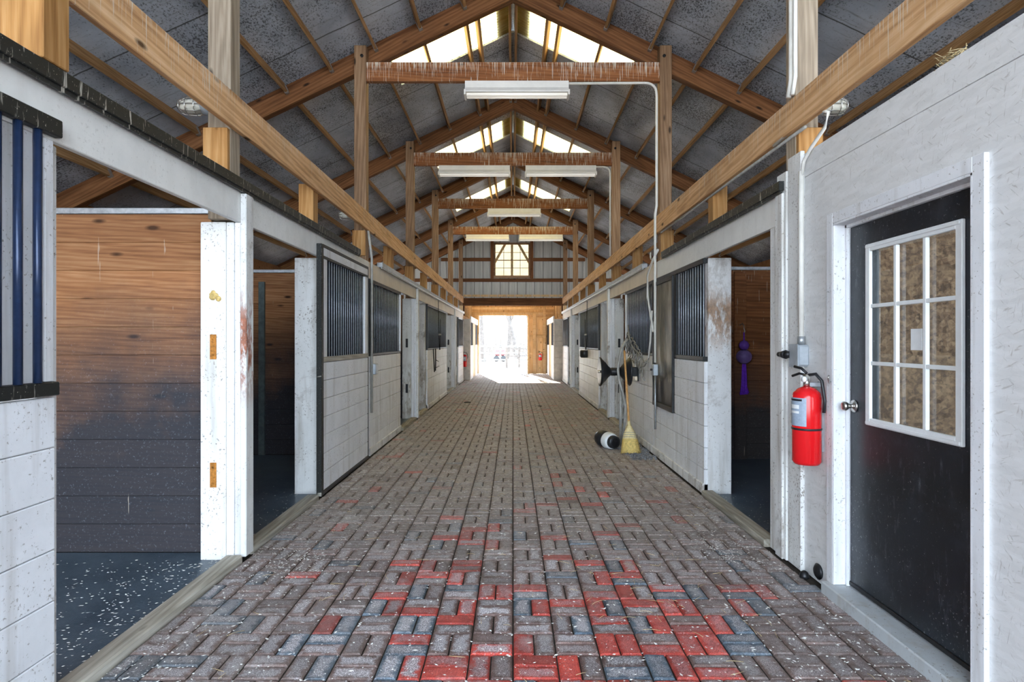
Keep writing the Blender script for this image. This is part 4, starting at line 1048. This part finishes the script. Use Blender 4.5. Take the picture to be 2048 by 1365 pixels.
# hook and straw tuft
tag(build('coat_hook', MB().tube([(1.90, 3.56, 1.26), (1.86, 3.53, 1.255), (1.845, 3.515, 1.28), (1.85, 3.515, 1.30)], .005, 6), M['chrome']), 'small bent wire hook beside the extinguisher head', 'hook')
R = random.Random(5); mb = MB()
for i in range(46):
    c = Vector((1.93 + R.uniform(-.03, .03), 2.62 + R.uniform(-.07, .07), 2.725 + R.uniform(0, .04))); a = R.uniform(0, 6.28); b = R.uniform(-.3, .7)
    dv = Vector((math.cos(a)*.4, math.sin(a), b)).normalized()*R.uniform(.02, .05)
    mb.tube([c-dv, c, c+dv+Vector((0, 0, -.006))], .0016, 4)
tag(build('straw_tuft', mb, M['hay']), 'small tuft of orange straw on top of the white wall', 'straw', kind='stuff')

# ------------------------------------------------------------------ broom, hose reel, hydrant, halters, gravel
t = empty('corn_broom', (1.565, 7.96, 0), 'corn broom with orange wooden handle leaning over the gravel patch', 'broom')
bt = Vector((1.565, 7.97, .0)); tp = Vector((1.60, 8.62, 1.36)); ax = (tp-bt).normalized()
sh = bt + ax*.40
build('broom_handle', MB().cyl(sh - ax*.05, tp, .0155, .0135, 12), M['handle'], t)
def broom_head():
    R = random.Random(2); mb = MB(); ux = Vector((1, 0, 0)); ux = (ux - ax*ux.dot(ax)).normalized(); uy = ax.cross(ux)
    prof = [(.40, .022, .022), (.35, .045, .026), (.28, .078, .03), (.20, .098, .032), (.10, .115, .03), (.01, .128, .028)]
    seg = 40; v = []; f = []
    for h, a, b in prof:
        for i in range(seg):
            u = 2*math.pi*i/seg; k = 1 + (.05 if i % 2 else -.05)
            jit = R.uniform(-.012, .012) if h < .05 else 0
            v.append(bt + ax*(h+jit) + ux*a*math.cos(u)*k + uy*b*math.sin(u)*k)
    for j in range(len(prof)-1):
        for i in range(seg): f.append((j*seg+i, j*seg+(i+1) % seg, (j+1)*seg+(i+1) % seg, (j+1)*seg+i))
    f.append(tuple(range(seg))[::-1]); f.append(tuple((len(prof)-1)*seg+i for i in range(seg)))
    top = [q for q in f if max(q) < 4*seg]; bot = [q for q in f if q not in top]
    build('bristle_head', MB().add(v[:4*seg], top, .5, True), M['straw_base'], t, 'pale upper part of the straw head')
    lo = MB().add(v, bot, .5, True)
    for i in range(150):
        a = R.uniform(-1, 1); b = R.uniform(-1, 1); h0 = R.uniform(.08, .2)
        p0 = bt + ax*h0 + ux*a*.10 + uy*b*.028; p1 = bt + ax*R.uniform(.0, .02) + ux*(a*.133 + R.uniform(-.01, .01)) + uy*b*.034
        lo.cyl(p0, p1, .0022, .0016, 4)
    # drop vertices that no face uses
    used = sorted(set(i for q in lo.f for i in q)); mp = {o: i for i, o in enumerate(used)}
    lo.v = [lo.v[i] for i in used]; lo.f = [tuple(mp[i] for i in q) for q in lo.f]
    build('bristle_tips', lo, M['straw'], t, 'golden frayed straw tips')
    st = MB()
    for h, a, b in ((.285, .077, .031), (.255, .086, .032), (.225, .093, .033)):
        st.tube([bt + ax*h + ux*a*1.04*math.cos(2*math.pi*i/32) + uy*b*1.07*math.sin(2*math.pi*i/32) for i in range(33)], .003, 5)
    build('stitching', st, M['rope'], t)
    build('collar', MB().cyl(sh - ax*.01, sh + ax*.05, .023, .018), M['straw_base'], t)
broom_head()

RX, RY, RZ = 1.30, 9.0, 1.04
t = empty('hose_reel', (1.55, RY, .8), 'black plastic hose reel with two round flanges on the right wall, behind the broom', 'hose reel')
build('flange', MB().lathe([(.05, .012), (.20, 0), (.215, .02), (.195, .03), (.14, .085), (.085, .13), (.06, .16)], (RX, RY, RZ), (1, 0, 0), 32), M['black_plastic'], t)
build('drum', MB().lathe([(.058, .155), (.062, .19), (.058, .28), (.062, .30)], (RX, RY, RZ), (1, 0, 0), 24), M['black_plastic'], t)
build('flange', MB().lathe([(.06, .30), (.085, .325), (.15, .38), (.20, .43), (.215, .445), (.20, .46), (.05, .45)], (RX, RY, RZ), (1, 0, 0), 32), M['black_plastic'], t)
build('rim', MB().lathe([(.19, -.004), (.217, -.004), (.217, .012), (.19, .012)], (RX, RY, RZ), (1, 0, 0), 32), M['dark_metal'], t)
build('hub_bolt', MB().cyl((RX-.03, RY, RZ), (RX+.02, RY, RZ), .02), M['chrome'], t)
build('wall_bracket', MB().box(RX+.45, 1.868, RY-.05, RY+.05, RZ-.07, RZ+.07, .01).box(1.845, 1.869, RY-.10, RY+.10, RZ-.14, RZ+.14, .01), M['black_plastic'], t)
t = empty('yard_hydrant', (1.62, 8.75, -.01), 'grey upright hydrant pipe with a hanging grey hose behind the broom', 'hydrant')
build('standpipe', MB().tube([(1.575, 8.78, -.02), (1.575, 8.78, .95)], .024, 10), M['grey_pipe'], t)
build('hose', MB().tube([(1.72, 8.95, 1.52), (1.66, 8.9, 1.48), (1.60, 8.85, 1.38), (1.555, 8.8, 1.24), (1.535, 8.76, 1.08), (1.55, 8.76, .92), (1.60, 8.74, .74), (1.64, 8.74, .55), (1.63, 8.76, .3), (1.60, 8.78, .06)], .02, 10), M['grey_pipe'], t)
R = random.Random(21)
def halters():
    mb = MB()
    for j in range(7):
        p = Vector((1.835, 9.35 - j*.18, 1.62 + .05*math.sin(j))); pts = []
        y0 = 9.6 - .16*j
        for i in range(14):
            a = i/13*2*math.pi
            pts.append((1.83 + .02*math.sin(3*a+j), y0 + .12*math.sin(a), 1.48 - .09*j*.5 + .16*math.cos(a) + .02*math.sin(5*a)))
        mb.tube(pts, .009, 6)
    mb.tube([(1.83, 9.55, 1.75), (1.82, 9.4, 1.55), (1.82, 9.1, 1.40), (1.825, 8.75, 1.33), (1.83, 8.4, 1.22), (1.83, 8.15, 1.20)], .010, 6)
    mb.tube([(1.83, 8.9, 1.36), (1.82, 8.6, 1.12), (1.83, 8.35, 1.15), (1.83, 8.1, 1.26)], .009, 6)
    mb.tube([(1.83, 8.5, 1.18), (1.82, 8.45, 1.0), (1.83, 8.3, .95)], .012, 6)
    return mb
tag(build('rope_halter', halters(), M['rope']), 'tangle of grey rope halters hanging on the right stall front above the broom', 'halter')
cb = MB().tube([(1.84, 7.62, 2.66), (1.835, 7.9, 2.55), (1.835, 8.2, 2.40), (1.832, 8.15, 2.1), (1.832, 7.95, 1.8), (1.832, 7.82, 1.62)], .016, 8)
cb.tube([(1.832, 7.9, 1.9), (1.832, 8.0, 1.5), (1.832, 8.1, 1.28), (1.832, 8.4, 1.2)], .012, 8)
cb.tube([(1.85+.03*math.cos(a*.6), 8.05+.10*math.cos(a*.6), 2.64+.04*math.sin(a*.6)) for a in range(0, 22)], .009, 6)
tag(build('loose_cable', cb, M['conduit']), 'loose cream cable drooping over the right stall bars', 'cable')
# gravel patch around the hydrant: uncountable small stones
mb = MB(); R = random.Random(9)
for i in range(620):
    u, q = R.random(), R.random(); y = 7.55 + 1.35*q; x0 = 1.42 + .10*(1-q); x = x0 + (1.835-x0)*u
    r = R.uniform(.008, .022); c = Vector((x, y, R.uniform(.0, .012))); vv = []
    for (a, b, d_) in ((1,0,0),(-1,0,0),(0,1,0),(0,-1,0),(0,0,.7),(0,0,-.7)):
        k = r*R.uniform(.7, 1.25); vv.append((c.x+a*k, c.y+b*k, c.z+d_*k))
    mb.add(vv, [(0,2,4),(2,1,4),(1,3,4),(3,0,4),(2,0,5),(1,2,5),(3,1,5),(0,3,5)])
tag(build('gravel', mb, M['gravel']), 'patch of loose grey gravel under the broom', 'gravel', kind='stuff')
# black and white jug lying on the bricks
t = empty('lying_jug', (1.33, 8.45, 0), 'black and white plastic jug lying on the bricks beside the gravel', 'jug')
p0 = Vector((1.25, 8.62, .116)); p1 = Vector((1.40, 8.28, .10)); dv = (p1-p0).normalized(); L = (p1-p0).length
build('body', MB().lathe([(.05, -.02), (.10, .0), (.115, .05), (.115, L*.55)], p0, dv, 24), M['black_plastic'], t)
build('band', MB().lathe([(.1155, L*.54), (.116, L*.56), (.112, L*.78), (.104, L*.86)], p0, dv, 24), M['label_white'], t, 'white middle band')
build('cap', MB().lathe([(.088, L*.85), (.09, L*.88), (.088, L*1.02), (.06, L*1.04)], p0, dv, 24), M['black_plastic'], t)
build('cap_rim', MB().lathe([(.05, L*1.036), (.062, L*1.036), (.062, L*1.05), (.05, L*1.05)], p0, dv, 24), M['dark_metal'], t)
# purple horse toy
t = empty('horse_toy', (2.868, 7.44, .85), 'purple two-ball horse toy with a tassel hanging in the right stall', 'toy')
tx, ty = 2.868, 7.45
build('hook', MB().tube([(tx, 7.58, 1.70), (tx, 7.5, 1.72), (tx, 7.455, 1.69), (tx, 7.45, 1.655), (tx+.01, 7.45, 1.62), (tx, 7.45, 1.60)], .006, 6), M['chrome'], t)
build('cord', MB().tube([(tx, ty, 1.61), (tx, ty, 1.30)], .007, 6), M['purple_cord'], t)
build('small_ball', MB().ball((tx, ty, 1.445), .062, 14), M['purple'], t)
build('large_ball', MB().ball((tx, ty, 1.305), .094, 16, .95), M['purple_grey'], t, 'scuffed grey-purple larger ball')
mb = MB(); R = random.Random(4)
for i in range(26):
    a = R.uniform(0, 6.28); r = .028*math.sqrt(R.random())
    mb.tube([(tx + .6*r*math.cos(a), ty + .6*r*math.sin(a), 1.215), (tx + r*math.cos(a), ty + r*math.sin(a), 1.03), (tx + r*1.2*math.cos(a), ty + r*1.2*math.sin(a), .93), (tx + r*2.0*math.cos(a), ty + r*2*math.sin(a), .83 + R.uniform(0, .03))], .010, 6)
build('tassel', mb, M['purple_cord'], t)
# hanging scoop and bridle hooks on the farther stall fronts
def hanging(s, y, label):
    t = empty('hanging_scoop', (s*1.84, y, 1.1), label, 'scoop', None)
    build('cords', MB().tube([(s*1.85, y-.12, 2.50), (s*1.84, y-.10, 1.62), (s*1.83, y-.05, 1.28)], .010, 6).tube([(s*1.85, y+.30, 2.05), (s*1.84, y+.16, 1.62), (s*1.83, y+.05, 1.28)], .010, 6), M['dark_metal'], t)
    build('ring', MB().ball((s*1.835, y-.10, 1.66), .025, 8), M['chrome'], t); build('ring', MB().ball((s*1.835, y+.17, 1.66), .025, 8), M['chrome'], t)
    if s > 0: build('bucket', MB().lathe([(.09, 0), (.12, .04), (.12, .16), (.10, .19)], (1.80, y, 1.08), (0, 0, 1), 16), M['black_plastic'], t)
    else: build('bridle', MB().tube([(-1.84, y-1.15, 1.32), (-1.83, y-1.10, .98), (-1.83, y-1.02, .78)], .014, 6).tube([(-1.84, y-.75, 1.32), (-1.83, y-.8, 1.05), (-1.83, y-.85, .80)], .014, 6).tube([(-1.84, y-.7, 1.05), (-1.82, y-.3, 1.0)], .009, 6).tube([(-1.84, y-.85, .86), (-1.82, y-.2, .88)], .009, 6), M['dark_metal'], t)
hanging(1, 15.1, 'black feed scoop hanging on cords from the farther right stall front')
hanging(-1, 15.0, 'dark leather straps hanging on the farther left stall front')
# dropping on the floor far away
tag(build('mud_clod', MB().ball((-1.11, 14.6, .0), .09, 10, .35), M['dark_metal']), 'small dark clod on the bricks, far left', 'clod')
tag(build('mud_clod', MB().ball((.62, 13.8, .0), .05, 10, .35), M['dark_metal']), 'tiny dark clod on the bricks, right of the middle', 'clod')
# drain bits at the foot of the painted wall
tag(build('drain_cap', MB().lathe([(.03, 0), (.03, .015), (.022, .035), (.008, .045)], (1.845, 3.80, 0), (0, 0, 1), 12), M['dark_metal']), 'small dark stub at the foot of the white corner boards', 'drain')
tag(build('wall_vent', MB().lathe([(.045, 0), (.05, .01), (.035, .022)], (1.90, 3.72, .07), (-1, 0, 0), 16), M['dark_metal']), 'dark rounded vent low on the white wall', 'vent')

# ------------------------------------------------------------------ shavings strewn over the bricks and mats
mb = MB(); R = random.Random(33)
def chip(x, y, z, l, w_, a):
    ca, sa = math.cos(a), math.sin(a)
    p = [(-l, 0, .001), (0, w_, .0015), (l, 0, .001+R.uniform(0, .003)), (0, -w_, .0012), (0, 0, .001+w_*.5)]
    mb.add([(x + u*ca - q*sa, y + u*sa + q*ca, z + h) for u, q, h in p], [(0,3,4), (3,2,4), (2,1,4), (1,0,4), (0,1,2,3)])
for i in range(7500):
    y = 2.3 + 11*R.random()**1.7; x = R.uniform(-1.83, 1.83)
    if R.random() < .25: x = (1.80 - abs(R.gauss(0, .22)))*R.choice((-1, 1))
    if abs(x) > 1.83: continue
    s_ = R.choice((1.2, 1.4, 1.4, 2.4)); chip(x, y, .001, R.uniform(.0025, .007)*s_, R.uniform(.0015, .003)*s_, R.uniform(0, 6.28))
for cx, cy, n, sp in ((-1.45, 4.05, 420, .17), (1.55, 4.3, 300, .16), (-1.2, 5.2, 200, .4)):
    for i in range(n):
        x = R.gauss(cx, sp); y = R.gauss(cy, sp*1.2)
        if abs(x) < 1.82: chip(x, y, .001, R.uniform(.004, .012), R.uniform(.002, .005), R.uniform(0, 6.28))
for i in range(700):
    x = -1.97 - abs(R.gauss(0, .55)); y = R.uniform(2.2, 4.1); chip(x, y, .004, R.uniform(.004, .013), R.uniform(.002, .006), R.uniform(-.6, .6))
for i in range(300):
    s_ = R.choice((-1, 1)); x = s_*(1.97 + abs(R.gauss(0, .35))); y = R.uniform(4.5, 6.6); chip(x, y, .004, R.uniform(.004, .012), R.uniform(.002, .005), R.uniform(0, 6.28))
tag(build('wood_shavings', mb, M['shaving']), 'pale wood shavings strewn over bricks and mats', 'shavings', kind='stuff')
mb = MB()
for i in range(150):
    y = 2.6 + 4*R.random()**1.4; x = R.uniform(-1.7, 1.8)
    if R.random() < .4: x, y = R.gauss(1.0, .35), R.gauss(3.75, .35)
    a = R.uniform(0, 3.14); l = R.uniform(.03, .10); k = R.uniform(-.4, .4)
    if abs(x) > 1.75: continue
    mb.tube([(x + l*(t_-.5)*math.cos(a+k*t_), y + l*(t_-.5)*math.sin(a+k*t_), .004+.003*math.sin(3*t_)) for t_ in (0, .33, .66, 1)], .0011, 4)
tag(build('hay_stalks', mb, M['hay']), 'thin dry hay stalks scattered on the bricks', 'hay', kind='stuff')

# ------------------------------------------------------------------ outside: bare trees, fences
def tree(x, y, h, r, seed, label, lean=0.0):
    R = random.Random(seed); mb = MB()
    def branch(p, d, L, r0, depth):
        pts = [p]; n = 5
        for i in range(n):
            d = (d + Vector((R.uniform(-.16, .16), R.uniform(-.16, .16), .06))).normalized(); pts.append(pts[-1] + d*L/n)
        mb.tube(pts, r0, 6 if depth < 2 else 4, r1=r0*.55)
        if depth >= 4 or r0 < .012: return
        for j in range(3 if depth else 6):
            q = pts[R.choice((2, 3, 4, 5))]; nd = (d + Vector((R.uniform(-.9, .9), R.uniform(-.9, .9), R.uniform(.0, .7)))).normalized()
            branch(q, nd, L*R.uniform(.5, .72), r0*R.uniform(.42, .6), depth+1)
    branch(Vector((x, y, -.05)), Vector((lean, 0, 1)), h, r, 0)
    tag(build('bare_tree', mb, M['bark']), label, 'tree', 'bare trees beyond the doorway')
tree(-2.2, 45, 6.0, .20, 1, 'bare grey tree with a forked trunk left in the far doorway')
tree(-.55, 50, 8.0, .21, 2, 'thick bare trunk in the middle of the far doorway', .03)
tree(.3, 47, 7.5, .17, 8, 'slender bare trunk just right of the middle of the far doorway', -.05)
tree(1.7, 52, 7.0, .18, 4, 'bare tree at the right edge of the far doorway')
tree(-3.8, 58, 7.0, .28, 5, 'bare tree partly hidden by the left doorway edge')
mb = MB(); R = random.Random(17)
for i in range(420):
    x = R.uniform(-9, 7); y = R.uniform(60, 80); h = R.uniform(1.5, 6)
    mb.tube([(x, y, 0), (x+R.uniform(-.3, .3), y, h*.5), (x+R.uniform(-.9, .9), y+R.uniform(-.3, .3), h)], .045, 4, r1=.015)
tag(build('brush_thicket', mb, M['brush']), 'pale tangle of bare brush far behind the fences', 'brush', kind='stuff')
def fence(pts, h, n_rails, label, mat):
    t = empty('paddock_fence', pts[0], label, 'fence', 'paddock fences')
    for i, (x, y, z) in enumerate(pts):
        build('fence_post', MB().box(x-.06, x+.06, y-.06, y+.06, -.05, h, .008), mat, t)
    for a, b in zip(pts[:-1], pts[1:]):
        for j in range(n_rails):
            z = h*(.92 - j*.36)
            beam('fence_rail', (a[0], a[1]-.07, z), (b[0], b[1]-.07, z), .03, .11, mat, parent=t)
fence([(-4.0 + i*1.05, 40, 0) for i in range(8)], 1.25, 3, 'pale paddock fence running across behind the doorway', M['whitefence'])
fence([(-.35, 33.5, 0), (.35, 34.2, 0), (1.05, 35.4, 0), (1.75, 37.0, 0), (2.4, 39.0, 0)], 1.15, 2, 'nearer pale fence curving away to the right outside', M['bark'])
cr = empty('parked_cart', (-1.0, 44.0, 0), 'small faded red cart standing behind the pale fence outside', 'cart')
build('body', MB().box(-1.35, -.55, 43.2, 44.2, .42, .95, .1), M['pinkred'] if 'pinkred' in M else M['red'], cr)
wl = MB()
for x in (-1.2, -.7): wl.cyl((x, 43.1, .22), (x, 43.3, .22), .22, seg=16)
build('wheels', wl, M['black_plastic'], cr)
for o in bpy.data.objects:
    if '_w' in o: del o['_w']
